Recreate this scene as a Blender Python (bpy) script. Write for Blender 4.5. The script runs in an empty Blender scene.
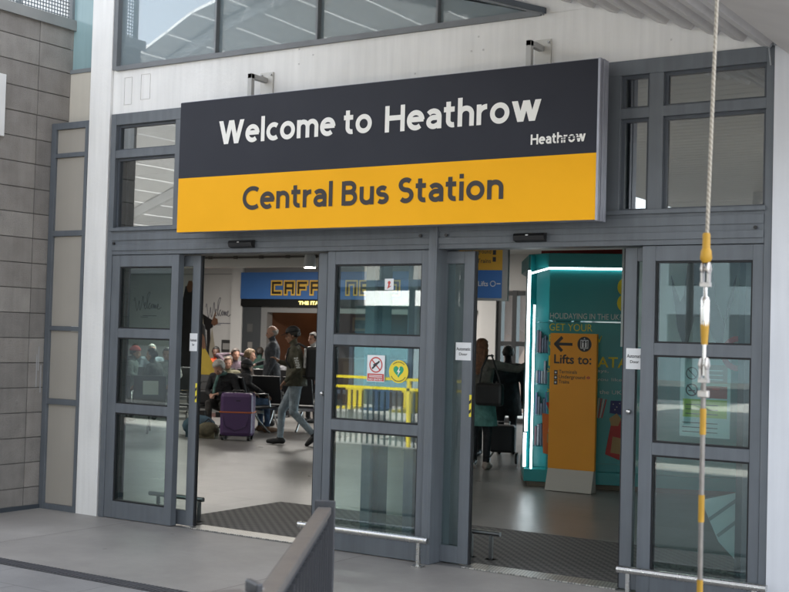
import bpy, bmesh, math, random
import numpy as np
from mathutils import Vector, Matrix

random.seed(7)
SC = bpy.context.scene
COL = SC.collection
PI = math.pi
R = math.radians

# ------------------------------------------------------------------ camera
cam_data = bpy.data.cameras.new('camera')
cam = bpy.data.objects.new('camera', cam_data)
COL.objects.link(cam)
SC.camera = cam
cam_data.sensor_width = 36.0
cam_data.lens = 36.0 * 1229.6 / 789.0
cam_data.clip_start = 0.05
cam_data.clip_end = 2000.0
_p, _r, _y = R(1.8615), R(1.5597), R(-32.908)
_F = Vector((math.sin(_y) * math.cos(_p), math.cos(_y) * math.cos(_p), math.sin(_p)))
_Rt = Vector((math.cos(_y), -math.sin(_y), 0))
_U = _Rt.cross(_F)
_A = math.cos(_r) * _Rt + math.sin(_r) * _U
_B = -math.sin(_r) * _Rt + math.cos(_r) * _U
_M = Matrix((_A, _B, -_F)).transposed().to_4x4()
_M.translation = Vector((0, -7.763, 1.654))
cam.matrix_world = _M
cam_data.dof.use_dof = True
cam_data.dof.focus_distance = 8.4
cam_data.dof.aperture_fstop = 7.0

# ------------------------------------------------------------------ sky, sun, exposure
SUN_EL, SUN_ROT = R(40), R(24)          # the sun stands behind the terminal
w = bpy.data.worlds.new('World')
SC.world = w
w.use_nodes = True
nt = w.node_tree
sky = nt.nodes.new('ShaderNodeTexSky')
sky.sky_type = 'NISHITA'
sky.sun_disc = False
sky.sun_elevation = SUN_EL
sky.sun_rotation = SUN_ROT
sky.dust_density = 2.0
sky.air_density = 1.0
bg = nt.nodes['Background']
hs_ = nt.nodes.new('ShaderNodeHueSaturation')
hs_.inputs['Saturation'].default_value = 0.30
nt.links.new(sky.outputs[0], hs_.inputs['Color'])
nt.links.new(hs_.outputs[0], bg.inputs[0])
bg.inputs[1].default_value = 0.13
sun = bpy.data.lights.new('sun', 'SUN')
sun.energy = 3.2
sun.angle = R(0.5)
sun.color = (1.0, 0.94, 0.85)
so = bpy.data.objects.new('sun', sun)
COL.objects.link(so)
sd = Vector((math.cos(SUN_EL) * math.sin(SUN_ROT), math.cos(SUN_EL) * math.cos(SUN_ROT), math.sin(SUN_EL)))
so.rotation_euler = sd.to_track_quat('Z', 'Y').to_euler()
so.location = (0, 0, 30)
SC.view_settings.view_transform = 'Standard'
SC.view_settings.look = 'None'
SC.view_settings.gamma = 1.0
SC.view_settings.use_curve_mapping = False
SC.view_settings.exposure = 2.6
SC.cycles.use_denoising = True
SC.cycles.max_bounces = 8
SC.cycles.transparent_max_bounces = 24
SC.cycles.caustics_reflective = False
SC.cycles.caustics_refractive = False
SC.cycles.sample_clamp_indirect = 6.0

# ------------------------------------------------------------------ materials
MATS = {}


def mat(name, col, rough=0.5, metal=0.0, noise=0.0, nscale=8.0, bump=0.0, bscale=60.0, spec=0.5,
        streak=0.0, coat=0.0, ramp=None):
    """procedural principled material with a little tone variation and bump"""
    if name in MATS:
        return MATS[name]
    m = bpy.data.materials.new(name)
    m.use_nodes = True
    n = m.node_tree
    b = n.nodes['Principled BSDF']
    b.inputs['Roughness'].default_value = rough
    b.inputs['Metallic'].default_value = metal
    b.inputs['Specular IOR Level'].default_value = spec
    b.inputs['Coat Weight'].default_value = coat
    tc = n.nodes.new('ShaderNodeTexCoord')
    if noise > 0 or streak > 0:
        t = n.nodes.new('ShaderNodeTexNoise')
        t.inputs['Scale'].default_value = nscale
        t.inputs['Detail'].default_value = 8
        n.links.new(tc.outputs['Object'], t.inputs['Vector'])
        src = t.outputs['Fac']
        if streak > 0:
            mp = n.nodes.new('ShaderNodeMapping')
            mp.inputs['Scale'].default_value = (7, 7, 0.5)
            n.links.new(tc.outputs['Object'], mp.inputs['Vector'])
            t2 = n.nodes.new('ShaderNodeTexNoise')
            t2.inputs['Scale'].default_value = 3
            t2.inputs['Detail'].default_value = 10
            n.links.new(mp.outputs[0], t2.inputs['Vector'])
            mx = n.nodes.new('ShaderNodeMix')
            mx.data_type = 'FLOAT'
            mx.inputs[0].default_value = streak
            n.links.new(t.outputs['Fac'], mx.inputs[2])
            n.links.new(t2.outputs['Fac'], mx.inputs[3])
            src = mx.outputs[0]
        cr = n.nodes.new('ShaderNodeMapRange')
        cr.inputs['From Min'].default_value = 0.3
        cr.inputs['From Max'].default_value = 0.7
        cr.inputs['To Min'].default_value = 1 - noise
        cr.inputs['To Max'].default_value = 1 + noise * 0.6
        n.links.new(src, cr.inputs['Value'])
        vm = n.nodes.new('ShaderNodeVectorMath')
        vm.operation = 'SCALE'
        vm.inputs[0].default_value = col[:3]
        n.links.new(cr.outputs[0], vm.inputs['Scale'])
        n.links.new(vm.outputs[0], b.inputs['Base Color'])
        rr = n.nodes.new('ShaderNodeMapRange')
        rr.inputs['To Min'].default_value = min(1, rough * 1.15)
        rr.inputs['To Max'].default_value = rough * 0.85
        n.links.new(src, rr.inputs['Value'])
        n.links.new(rr.outputs[0], b.inputs['Roughness'])
    else:
        b.inputs['Base Color'].default_value = (*col[:3], 1)
    if bump > 0:
        t = n.nodes.new('ShaderNodeTexNoise')
        t.inputs['Scale'].default_value = bscale
        t.inputs['Detail'].default_value = 6
        n.links.new(tc.outputs['Object'], t.inputs['Vector'])
        bp = n.nodes.new('ShaderNodeBump')
        bp.inputs['Strength'].default_value = bump
        bp.inputs['Distance'].default_value = 0.03 if name.startswith('cloth') else 0.01
        n.links.new(t.outputs['Fac'], bp.inputs['Height'])
        n.links.new(bp.outputs[0], b.inputs['Normal'])
    MATS[name] = m
    return m


def emis(name, col, s, base=(0.5, 0.5, 0.5)):
    if name in MATS:
        return MATS[name]
    m = bpy.data.materials.new(name)
    m.use_nodes = True
    b = m.node_tree.nodes['Principled BSDF']
    b.inputs['Base Color'].default_value = (*base, 1)
    b.inputs['Emission Color'].default_value = (*col, 1)
    b.inputs['Emission Strength'].default_value = s
    MATS[name] = m
    return m


def glass(name, tint, refl=0.06, gain=1.0, rough=0.0, wav=0.0, haze=0.0):
    """flat pane: tinted see-through plus a Fresnel reflection"""
    if name in MATS:
        return MATS[name]
    m = bpy.data.materials.new(name)
    m.use_nodes = True
    n = m.node_tree
    n.nodes.clear()
    out = n.nodes.new('ShaderNodeOutputMaterial')
    mix = n.nodes.new('ShaderNodeMixShader')
    tr = n.nodes.new('ShaderNodeBsdfTransparent')
    tr.inputs[0].default_value = (*tint, 1)
    gl = n.nodes.new('ShaderNodeBsdfGlossy')
    gl.inputs['Roughness'].default_value = rough
    gl.inputs['Color'].default_value = (0.95, 0.98, 1.0, 1)
    lw = n.nodes.new('ShaderNodeLayerWeight')
    lw.inputs['Blend'].default_value = 0.5
    fr = n.nodes.new('ShaderNodeMath')
    fr.operation = 'POWER'
    fr.inputs[1].default_value = 4.0
    n.links.new(lw.outputs['Facing'], fr.inputs[0])
    ma = n.nodes.new('ShaderNodeMath')
    ma.operation = 'MULTIPLY_ADD'
    ma.inputs[1].default_value = gain
    ma.inputs[2].default_value = refl
    ma.use_clamp = True
    n.links.new(fr.outputs[0], ma.inputs[0])
    if wav > 0:
        tc = n.nodes.new('ShaderNodeTexCoord')
        t = n.nodes.new('ShaderNodeTexNoise')
        t.inputs['Scale'].default_value = 1.6
        t.inputs['Detail'].default_value = 0
        n.links.new(tc.outputs['Object'], t.inputs['Vector'])
        bp = n.nodes.new('ShaderNodeBump')
        bp.inputs['Strength'].default_value = wav
        bp.inputs['Distance'].default_value = 0.02
        n.links.new(t.outputs['Fac'], bp.inputs['Height'])
        n.links.new(bp.outputs[0], gl.inputs['Normal'])
    n.links.new(ma.outputs[0], mix.inputs[0])
    n.links.new(tr.outputs[0], mix.inputs[1])
    n.links.new(gl.outputs[0], mix.inputs[2])
    if haze > 0:
        df = n.nodes.new('ShaderNodeBsdfDiffuse')
        df.inputs[0].default_value = (0.50, 0.60, 0.64, 1)
        m2 = n.nodes.new('ShaderNodeMixShader')
        m2.inputs[0].default_value = haze
        n.links.new(mix.outputs[0], m2.inputs[1])
        n.links.new(df.outputs[0], m2.inputs[2])
        mix = m2
    n.links.new(mix.outputs[0], out.inputs[0])
    MATS[name] = m
    return m


FRAME = mat('frame_grey', (0.118, 0.133, 0.150), 0.42, 0.0, 0.20, 4, 0.04, 40, streak=0.6)
FRAME_D = mat('frame_dark', (0.045, 0.055, 0.068), 0.45, 0, 0.1, 4)
GASKET = mat('gasket', (0.008, 0.009, 0.011), 0.6)
WHITE = mat('white_render', (0.77, 0.765, 0.75), 0.55, 0, 0.13, 1.6, 0.15, 35, streak=0.45)
WHITE2 = mat('white_paint', (0.78, 0.78, 0.77), 0.45, 0, 0.04, 5)
BEIGE = mat('beige_render', (0.62, 0.58, 0.50), 0.7, 0, 0.06, 5, streak=0.5)
TAUPE = mat('taupe_panel', (0.36, 0.335, 0.295), 0.45, 0, 0.05, 2, streak=0.3)
STEEL = mat('brushed_steel', (0.62, 0.62, 0.61), 0.28, 1.0, 0.08, 30)
STEELD = mat('dull_steel', (0.40, 0.40, 0.40), 0.38, 1.0, 0.12, 20)
BLACK = mat('black_plastic', (0.012, 0.012, 0.013), 0.4)
YTAPE = mat('yellow_tape', (0.42, 0.235, 0.015), 0.55, 0, 0.12, 30)
G_DOOR = glass('door_glass', (0.84, 0.915, 0.905), 0.095, 0.8, wav=0.02)
G_LEAF = glass('leaf_glass', (0.90, 0.95, 0.94), 0.02, 0.8)
G_TOP = glass('transom_glass', (0.45, 0.50, 0.50), 0.27, 0.8, wav=0.02)
G_UP = glass('upper_glass', (0.42, 0.54, 0.58), 0.15, 0.8, wav=0.03, haze=0.28)


# ------------------------------------------------------------------ mesh helpers
class MB:
    default_x = None

    def __init__(s):
        s.v = []
        s.f = []
        s.m = []
        s.sm = []
        s.x = MB.default_x

    def _add(s, vs, fs, mi=0, smooth=False):
        k = len(s.v)
        if s.x is not None:
            vs = [tuple(s.x @ Vector(q)) for q in vs]
        s.v += [tuple(q) for q in vs]
        for f in fs:
            s.f.append([k + i for i in f])
            s.m.append(mi)
            s.sm.append(smooth)

    def box(s, x0, x1, y0, y1, z0, z1, mi=0):
        x0, x1 = min(x0, x1), max(x0, x1)
        y0, y1 = min(y0, y1), max(y0, y1)
        z0, z1 = min(z0, z1), max(z0, z1)
        vs = [(x0, y0, z0), (x1, y0, z0), (x1, y1, z0), (x0, y1, z0), (x0, y0, z1), (x1, y0, z1), (x1, y1, z1), (x0, y1, z1)]
        fs = [(0, 3, 2, 1), (4, 5, 6, 7), (0, 1, 5, 4), (1, 2, 6, 5), (2, 3, 7, 6), (3, 0, 4, 7)]
        s._add(vs, fs, mi)
        return s

    def prism(s, poly, z0, z1, mi=0, axis='z'):
        n = len(poly)
        a = sum(poly[i][0] * poly[(i + 1) % n][1] - poly[(i + 1) % n][0] * poly[i][1] for i in range(n))
        if (a < 0) != (axis == 'y'):
            poly = poly[::-1]
        if axis == 'z':
            vs = [(p[0], p[1], z0) for p in poly] + [(p[0], p[1], z1) for p in poly]
        elif axis == 'y':
            vs = [(p[0], z0, p[1]) for p in poly] + [(p[0], z1, p[1]) for p in poly]
        else:
            vs = [(z0, p[0], p[1]) for p in poly] + [(z1, p[0], p[1]) for p in poly]
        fs = [tuple(range(n - 1, -1, -1)), tuple(range(n, 2 * n))] + [(i, (i + 1) % n, n + (i + 1) % n, n + i) for i in range(n)]
        s._add(vs, fs, mi)
        return s

    def tube(s, pts, r, n=10, mi=0, caps=True, rs=None):
        pts = [Vector(p) for p in pts]
        rings = []
        prev = None
        for i, p in enumerate(pts):
            if i == 0:
                d = pts[1] - p
            elif i == len(pts) - 1:
                d = p - pts[i - 1]
            else:
                d = (pts[i + 1] - p).normalized() + (p - pts[i - 1]).normalized()
            d.normalize()
            if prev is None:
                u = d.orthogonal().normalized()
            else:
                u = (prev - d * prev.dot(d)).normalized()
            prev = u
            v = d.cross(u)
            rr = rs[i] if rs else r
            rings.append([p + rr * (math.cos(2 * PI * k / n) * u + math.sin(2 * PI * k / n) * v) for k in range(n)])
        vs = [q for rg in rings for q in rg]
        fs = []
        for i in range(len(rings) - 1):
            for k in range(n):
                fs.append((i * n + k, i * n + (k + 1) % n, (i + 1) * n + (k + 1) % n, (i + 1) * n + k))
        s._add(vs, fs, mi, True)
        if caps:
            k0 = [i for i in range(n)][::-1]
            k1 = [(len(rings) - 1) * n + i for i in range(n)]
            s._add(vs, [k0, k1], mi, False)
        return s

    def lathe(s, prof, c=(0, 0, 0), n=16, mi=0):
        """prof: list of (radius, z) about the vertical through c"""
        return s.tube([(c[0], c[1], c[2] + z) for r, z in prof], 0, n, mi, True, [max(r, 1e-4) for r, z in prof])

    def ell(s, c, r, n=12, mi=0, rot=None):
        vs = []
        fs = []
        m = n // 2
        for i in range(m + 1):
            th = PI * i / m
            for k in range(n):
                ph = 2 * PI * k / n
                v = Vector((r[0] * math.sin(th) * math.cos(ph), r[1] * math.sin(th) * math.sin(ph), r[2] * math.cos(th)))
                if rot is not None:
                    v = rot @ v
                vs.append(Vector(c) + v)
        for i in range(m):
            for k in range(n):
                fs.append((i * n + k, (i + 1) * n + k, (i + 1) * n + (k + 1) % n, i * n + (k + 1) % n))
        s._add(vs, fs, mi, True)
        return s

    def build(s, name, mats, parent=None, bevel=0.0, loc=None, rz=0.0, weld=False):
        me = bpy.data.meshes.new(name)
        me.from_pydata(s.v, [], s.f)
        if not isinstance(mats, (list, tuple)):
            mats = [mats]
        for q in mats:
            me.materials.append(q)
        me.polygons.foreach_set('material_index', s.m)
        me.polygons.foreach_set('use_smooth', s.sm)
        me.update()
        o = bpy.data.objects.new(name, me)
        COL.objects.link(o)
        if bevel > 0:
            b = o.modifiers.new('bevel', 'BEVEL')
            b.width = bevel
            b.segments = 2
            b.limit_method = 'ANGLE'
        if loc is not None:
            o.location = loc
        o.rotation_euler.z = rz
        if parent is not None:
            o.parent = parent
        return o


def tag(o, label=None, cat=None, group=None, kind=None):
    if label:
        o['label'] = label
    if cat:
        o['category'] = cat
    if group:
        o['group'] = group
    if kind:
        o['kind'] = kind
    return o


def att(o, root):
    """parent o while keeping the world coordinates its mesh was written in"""
    o.parent = root
    if root.parent is None:
        o.matrix_parent_inverse = Matrix.LocRotScale(root.location, root.rotation_euler, root.scale).inverted()
    return o


def thing(name, label, cat, loc=(0, 0, 0), rz=0.0, group=None):
    o = bpy.data.objects.new(name, None)
    o.empty_display_size = 0.1
    COL.objects.link(o)
    o.location = loc
    o.rotation_euler.z = rz
    return tag(o, label, cat, group)


def copy_thing(o, loc, rz, label=None, parent=None):
    c = o.copy()
    COL.objects.link(c)
    if parent is None:
        c.location = loc
        c.rotation_euler.z = rz
        if label:
            c['label'] = label
    else:
        c.parent = parent
    for ch in list(o.children):
        copy_thing(ch, None, None, None, c)
    return c


def text_mesh(s, bold=0.0, spacing=1.0):
    cu = bpy.data.curves.new('t', 'FONT')
    cu.body = s
    cu.offset = bold
    cu.space_character = spacing
    cu.resolution_u = 4
    o = bpy.data.objects.new('t', cu)
    COL.objects.link(o)
    dg = bpy.context.evaluated_depsgraph_get()
    dg.update()
    me = bpy.data.meshes.new_from_object(o.evaluated_get(dg))
    bpy.data.objects.remove(o)
    v = [tuple(q.co[:2]) for q in me.vertices]
    f = [list(q.vertices) for q in me.polygons]
    bpy.data.meshes.remove(me)
    return v, f


def text(mb, s, x0, x1, z0, z1, y, mi=0, bold=0.0, zl=None, zr=None, fixw=True, capbox=None):
    """write s on a plane facing -Y so that its glyph box fills x0..x1, z0..z1 (z0 is the baseline when capbox is given)"""
    v, f = text_mesh(s, bold)
    a = np.array(v)
    mn, mx = a.min(0), a.max(0)
    if capbox:
        cv, _ = text_mesh(capbox, bold)
        cv = np.array(cv)
        b0, b1 = cv[:, 1].min(), cv[:, 1].max()
    else:
        b0, b1 = mn[1], mx[1]
    sz = (z1 - z0) / (b1 - b0)
    sx = (x1 - x0) / (mx[0] - mn[0]) if fixw else sz
    vs = [(x0 + (q[0] - mn[0]) * sx, y, z0 + (q[1] - b0) * sz) for q in v]
    mb._add(vs, f, mi)
    return mb


def disc(mb, cx, cz, y, r, mi=0, n=28, rz=None, r_in=0.0):
    rz = rz or r
    if r_in <= 0:
        mb._add([(cx + r * math.cos(2 * PI * k / n), y, cz + rz * math.sin(2 * PI * k / n)) for k in range(n)], [list(range(n))], mi)
    else:
        q = r_in / r
        vs = []
        for k in range(n):
            c, s_ = math.cos(2 * PI * k / n), math.sin(2 * PI * k / n)
            vs += [(cx + r * c, y, cz + rz * s_), (cx + r * q * c, y, cz + rz * q * s_)]
        mb._add(vs, [(2 * k, 2 * ((k + 1) % n), 2 * ((k + 1) % n) + 1, 2 * k + 1) for k in range(n)], mi)


def rect(mb, x0, x1, z0, z1, y, mi=0):
    mb._add([(x0, y, z0), (x1, y, z0), (x1, y, z1), (x0, y, z1)], [(0, 1, 2, 3)], mi)


def poly(mb, pts, y, mi=0):
    mb._add([(p[0], y, p[1]) for p in pts], [list(range(len(pts)))], mi)


def stroke(mb, pts, wd, y, mi=0):
    for (a, b) in zip(pts[:-1], pts[1:]):
        a = Vector(a)
        b = Vector(b)
        d = (b - a)
        if d.length < 1e-6:
            continue
        d.normalize()
        n_ = Vector((-d[1], d[0])) * wd / 2
        e = d * wd * 0.3
        q = [a - e - n_, b + e - n_, b + e + n_, a - e + n_]
        poly(mb, [(p[0], p[1]) for p in q], y, mi)


def _arc(cx, cy, rx, ry, a0, a1, n=14):
    return [(cx + rx * math.cos(R(a0 + (a1 - a0) * k / n)), cy + ry * math.sin(R(a0 + (a1 - a0) * k / n))) for k in range(n + 1)]


def _arch(x0, x1):
    return [(x0, .30)] + _arc((x0 + x1) / 2, .44, (x1 - x0) / 2, .215, 180, 0) + [(x1, 0)]


def glyphs():
    g = {}
    g['l'] = (.18, [[(.09, 0), (.09, 1.05)]])
    g['i'] = (.18, [[(.09, 0), (.09, .745)], [(.09, .86), (.09, 1.04)]])
    g['H'] = (.79, [[(.09, 0), (.09, 1)], [(.70, 0), (.70, 1)], [(.12, .53), (.67, .53)]])
    g['W'] = (1.24, ['P', (.10, 1, .37, 0), (.60, 1, .37, 0), (.64, 1, .87, 0), (1.14, 1, .87, 0)])
    g['w'] = (1.0, ['P', (.095, .745, .30, 0), (.49, .745, .30, 0), (.51, .745, .70, 0), (.905, .745, .70, 0)])
    g['e'] = (.66, [[(.15, .400), (.64, .400)], _arc(.335, .372, .255, .285, 0, 312, 26)])
    g['c'] = (.56, [_arc(.345, .372, .26, .285, 52, 308, 24)])
    g['o'] = (.70, [_arc(.35, .372, .26, .285, 0, 360, 34)])
    g['n'] = (.61, [[(.09, 0), (.09, .745)], _arch(.09, .52)])
    g['m'] = (.98, [[(.09, 0), (.09, .745)], _arch(.09, .49), _arch(.49, .89)])
    g['h'] = (.61, [[(.09, 0), (.09, 1.05)], _arch(.09, .52)])
    g['u'] = (.61, [[(.52, 0), (.52, .745)], [(.09, .745)] + _arc(.305, .30, .215, .215, 180, 360) + [(.52, .46)]])
    g['r'] = (.40, [[(.09, 0), (.09, .745)], _arc(.37, .38, .28, .27, 178, 88)])
    g['t'] = (.43, [[(.17, .95), (.17, .28)] + _arc(.345, .26, .175, .17, 180, 285, 10), [(.0, .665), (.40, .665)]])
    g['a'] = (.58, [_arc(.27, .44, .225, .215, 145, 0, 14) + [(.495, .30), (.495, 0)], [(.49, .415), (.32, .415)] + _arc(.28, .25, .19, .165, 90, 285, 16) + [(.49, .17)]])
    g['s'] = (.52, [_arc(.26, .52, .175, .137, 38, 270, 14) + _arc(.26, .235, .185, .148, 90, -142, 14)])
    g['S'] = (.62, [_arc(.315, .725, .215, .20, 40, 270, 16) + _arc(.315, .305, .225, .22, 90, -142, 16)])
    g['C'] = (.76, [_arc(.49, .5, .40, .42, 52, 308, 28)])
    g['B'] = (.68, [[(.09, 0), (.09, 1)], [(.12, .915), (.34, .915)] + _arc(.34, .73, .20, .185, 90, -90, 12) + [(.12, .545)], [(.34, .5455)] + _arc(.36, .315, .225, .23, 90, -90, 14) + [(.12, .085)]])
    return g


GLY = glyphs()


def ribbon(mb, P, wd, y, mi=0):
    Q = [P[0]]
    for p in P[1:]:
        if math.hypot(p[0] - Q[-1][0], p[1] - Q[-1][1]) > 1e-4:
            Q.append(p)
    P = [Vector(p) for p in Q]
    closed = (P[0] - P[-1]).length < 1e-3
    vs = []
    for i, p in enumerate(P):
        d0 = (p - P[i - 1]).normalized() if i else (P[1] - p).normalized()
        d1 = (P[i + 1] - p).normalized() if i < len(P) - 1 else d0
        if closed and i in (0, len(P) - 1):
            d0, d1 = (P[-1] - P[-2]).normalized(), (P[1] - P[0]).normalized()
        n0, n1 = Vector((-d0.y, d0.x)), Vector((-d1.y, d1.x))
        m = (n0 + n1)
        m.normalize()
        k = wd / 2 / max(.30, m.dot(n0))
        a, c = p + m * k, p - m * k
        vs += [(a.x, y, a.y), (c.x, y, c.y)]
    mb._add(vs, [(2 * i, 2 * i + 1, 2 * i + 3, 2 * i + 2) for i in range(len(P) - 1)], mi)


def sign_text(mb, s, x0, x1, zb, cap, y, wd=.192, gap=.082, space=.30):
    tot = 0
    pos = []
    for ch in s:
        if ch == ' ':
            tot += space
            pos.append(None)
            continue
        pos.append(tot)
        tot += GLY[ch][0] + gap
    tot -= gap
    sx = (x1 - x0) / tot
    wm = wd * cap
    k = 0
    for ch, p in zip(s, pos):
        if p is None:
            continue
        sts = GLY[ch][1]
        if sts[0] == 'P':
            for (xa, ya, xb, yb) in sts[1:]:
                k += 1
                hw = wd * .54
                poly(mb, [(x0 + (p + a) * sx, zb + c * cap) for a, c in ((xb - hw, yb), (xb + hw, yb), (xa + hw, ya), (xa - hw, ya))], y - .00012 * (k % 4))
            continue
        for st in sts:
            k += 1
            ribbon(mb, [(x0 + (p + q[0]) * sx, zb + q[1] * cap) for q in st], wm, y - .00012 * (k % 4))


def struct(name, mb, m, **k):
    return tag(mb.build(name, m, **k), kind='structure')


# ------------------------------------------------------------------ ground, pavement, floors
def ground_mat(name, base, rough, tile=None, mortar=0.35, spec=0.5, big=0.12, offs=0.5, stain=0.0, rot=0.0):
    m = bpy.data.materials.new(name)
    m.use_nodes = True
    n = m.node_tree
    b = n.nodes['Principled BSDF']
    b.inputs['Specular IOR Level'].default_value = spec
    tc = n.nodes.new('ShaderNodeTexCoord')
    t = n.nodes.new('ShaderNodeTexNoise')
    t.inputs['Scale'].default_value = 1.1
    t.inputs['Detail'].default_value = 10
    t.inputs['Roughness'].default_value = 0.6
    n.links.new(tc.outputs['Object'], t.inputs['Vector'])
    t3 = n.nodes.new('ShaderNodeTexNoise')
    t3.inputs['Scale'].default_value = 180
    n.links.new(tc.outputs['Object'], t3.inputs['Vector'])
    mr = n.nodes.new('ShaderNodeMapRange')
    mr.inputs['From Min'].default_value = 0.3
    mr.inputs['From Max'].default_value = 0.7
    mr.inputs['To Min'].default_value = 1 - big
    mr.inputs['To Max'].default_value = 1 + big
    n.links.new(t.outputs['Fac'], mr.inputs['Value'])
    mr2 = n.nodes.new('ShaderNodeMapRange')
    mr2.inputs['From Min'].default_value = 0.3
    mr2.inputs['From Max'].default_value = 0.7
    mr2.inputs['To Min'].default_value = 0.93
    mr2.inputs['To Max'].default_value = 1.07
    n.links.new(t3.outputs['Fac'], mr2.inputs['Value'])
    mul = n.nodes.new('ShaderNodeMath')
    mul.operation = 'MULTIPLY'
    n.links.new(mr.outputs[0], mul.inputs[0])
    n.links.new(mr2.outputs[0], mul.inputs[1])
    vm = n.nodes.new('ShaderNodeVectorMath')
    vm.operation = 'SCALE'
    vm.inputs[0].default_value = base
    n.links.new(mul.outputs[0], vm.inputs['Scale'])
    last = vm.outputs[0]
    vo = n.nodes.new('ShaderNodeTexVoronoi')
    vo.inputs['Scale'].default_value = 2.6
    n.links.new(tc.outputs['Object'], vo.inputs['Vector'])
    sp = n.nodes.new('ShaderNodeMapRange')
    sp.inputs['From Min'].default_value = 0.035
    sp.inputs['From Max'].default_value = 0.055
    sp.inputs['To Min'].default_value = 0.72
    sp.inputs['To Max'].default_value = 1.0
    n.links.new(vo.outputs['Distance'], sp.inputs['Value'])
    t4 = n.nodes.new('ShaderNodeTexNoise')
    t4.inputs['Scale'].default_value = 0.45
    t4.inputs['Detail'].default_value = 12
    t4.inputs['Roughness'].default_value = 0.75
    n.links.new(tc.outputs['Object'], t4.inputs['Vector'])
    st = n.nodes.new('ShaderNodeMapRange')
    st.inputs['From Min'].default_value = 0.38
    st.inputs['From Max'].default_value = 0.62
    st.inputs['To Min'].default_value = 0.84
    st.inputs['To Max'].default_value = 1.08
    n.links.new(t4.outputs['Fac'], st.inputs['Value'])
    mm = n.nodes.new('ShaderNodeMath')
    mm.operation = 'MULTIPLY'
    n.links.new(sp.outputs[0], mm.inputs[0])
    n.links.new(st.outputs[0], mm.inputs[1])
    vs_ = n.nodes.new('ShaderNodeVectorMath')
    vs_.operation = 'SCALE'
    n.links.new(last, vs_.inputs[0])
    n.links.new(mm.outputs[0], vs_.inputs['Scale'])
    last = vs_.outputs[0]
    if tile:
        mp = n.nodes.new('ShaderNodeMapping')
        mp.inputs['Rotation'].default_value = (0, 0, rot)
        n.links.new(tc.outputs['Object'], mp.inputs['Vector'])
        br = n.nodes.new('ShaderNodeTexBrick')
        br.inputs['Scale'].default_value = 1.0
        br.inputs['Brick Width'].default_value = tile[0]
        br.inputs['Row Height'].default_value = tile[1]
        br.inputs['Mortar Size'].default_value = 0.0035
        br.inputs['Mortar Smooth'].default_value = 0.2
        br.offset = offs
        br.inputs['Color1'].default_value = (1, 1, 1, 1)
        br.inputs['Color2'].default_value = (0.88, 0.88, 0.88, 1)
        br.inputs['Mortar'].default_value = (mortar, mortar, mortar, 1)
        n.links.new(mp.outputs[0], br.inputs['Vector'])
        v2 = n.nodes.new('ShaderNodeVectorMath')
        v2.operation = 'MULTIPLY'
        n.links.new(last, v2.inputs[0])
        n.links.new(br.outputs['Color'], v2.inputs[1])
        last = v2.outputs[0]
    n.links.new(last, b.inputs['Base Color'])
    rr = n.nodes.new('ShaderNodeMapRange')
    rr.inputs['To Min'].default_value = rough - 0.1
    rr.inputs['To Max'].default_value = rough + 0.12
    n.links.new(t.outputs['Fac'], rr.inputs['Value'])
    n.links.new(rr.outputs[0], b.inputs['Roughness'])
    bp = n.nodes.new('ShaderNodeBump')
    bp.inputs['Strength'].default_value = 0.12
    bp.inputs['Distance'].default_value = 0.004
    n.links.new(t3.outputs['Fac'], bp.inputs['Height'])
    n.links.new(bp.outputs[0], b.inputs['Normal'])
    return m


def sheet(name, x0, x1, y0, y1, z, m):
    mb = MB()
    mb._add([(x0, y0, z), (x1, y0, z), (x1, y1, z), (x0, y1, z)], [(0, 1, 2, 3)])
    return struct(name, mb, m)


sheet('ground', -700, 700, -700, 700, -0.16, ground_mat('asphalt', (0.11, 0.11, 0.11), 0.8))
sheet('road', -60, 40, -30, -8.0, -0.152, ground_mat('bus_road', (0.42, 0.41, 0.39), 0.75))
mb = MB()
mb.box(-30, 20, -7.9, 0.0, -0.17, -0.004)
struct('pavement', mb, ground_mat('tile_paving', (0.29, 0.285, 0.285), 0.55, (0.9, 0.6), 0.45, rot=0.0))
sheet('concrete_path', -8.82, 6, -1.85, 0.0, 0.0, ground_mat('smooth_concrete', (0.315, 0.298, 0.28), 0.5, big=0.16, spec=0.4))
mb = MB()
mb.box(-8.82, 6, -2.0, -1.855, -0.01, 0.001)
for i in range(0, 420):
    x = -8.8 + i * 0.035
    mb.box(x, x + 0.012, -1.985, -1.87, 0.0015, 0.006, 1)
tag(mb.build('drain_channel', [mat('drain_dark', (0.05, 0.05, 0.055), 0.6), mat('drain_slat', (0.10, 0.10, 0.11), 0.5)]),
    'narrow dark slotted drain channel running across the pavement in front of the doors', 'drain')
# thin saw joints in the slab
mb = MB()
for x in (-7.6, -5.2, -2.8, -0.4, 2.0):
    mb._add([(x, -1.85, 0.004), (x + .005, -1.85, 0.004), (x + .005, -0.02, 0.004), (x, -0.02, 0.004)], [(0, 1, 2, 3)])
    o_ = mb.build('joint', mat('joint_dark', (0.12, 0.115, 0.11), 0.9))
    o_.parent = bpy.data.objects['concrete_path']
    mb = MB()
mb = MB()
mb.box(-31, 6, 0.0, 19.0, -0.17, -0.002)
fl = struct('floor', mb, ground_mat('hall_floor_tile', (0.215, 0.21, 0.203), 0.30, (1.2, 0.6), 0.42, spec=0.5, big=0.10, rot=0.0))

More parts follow.
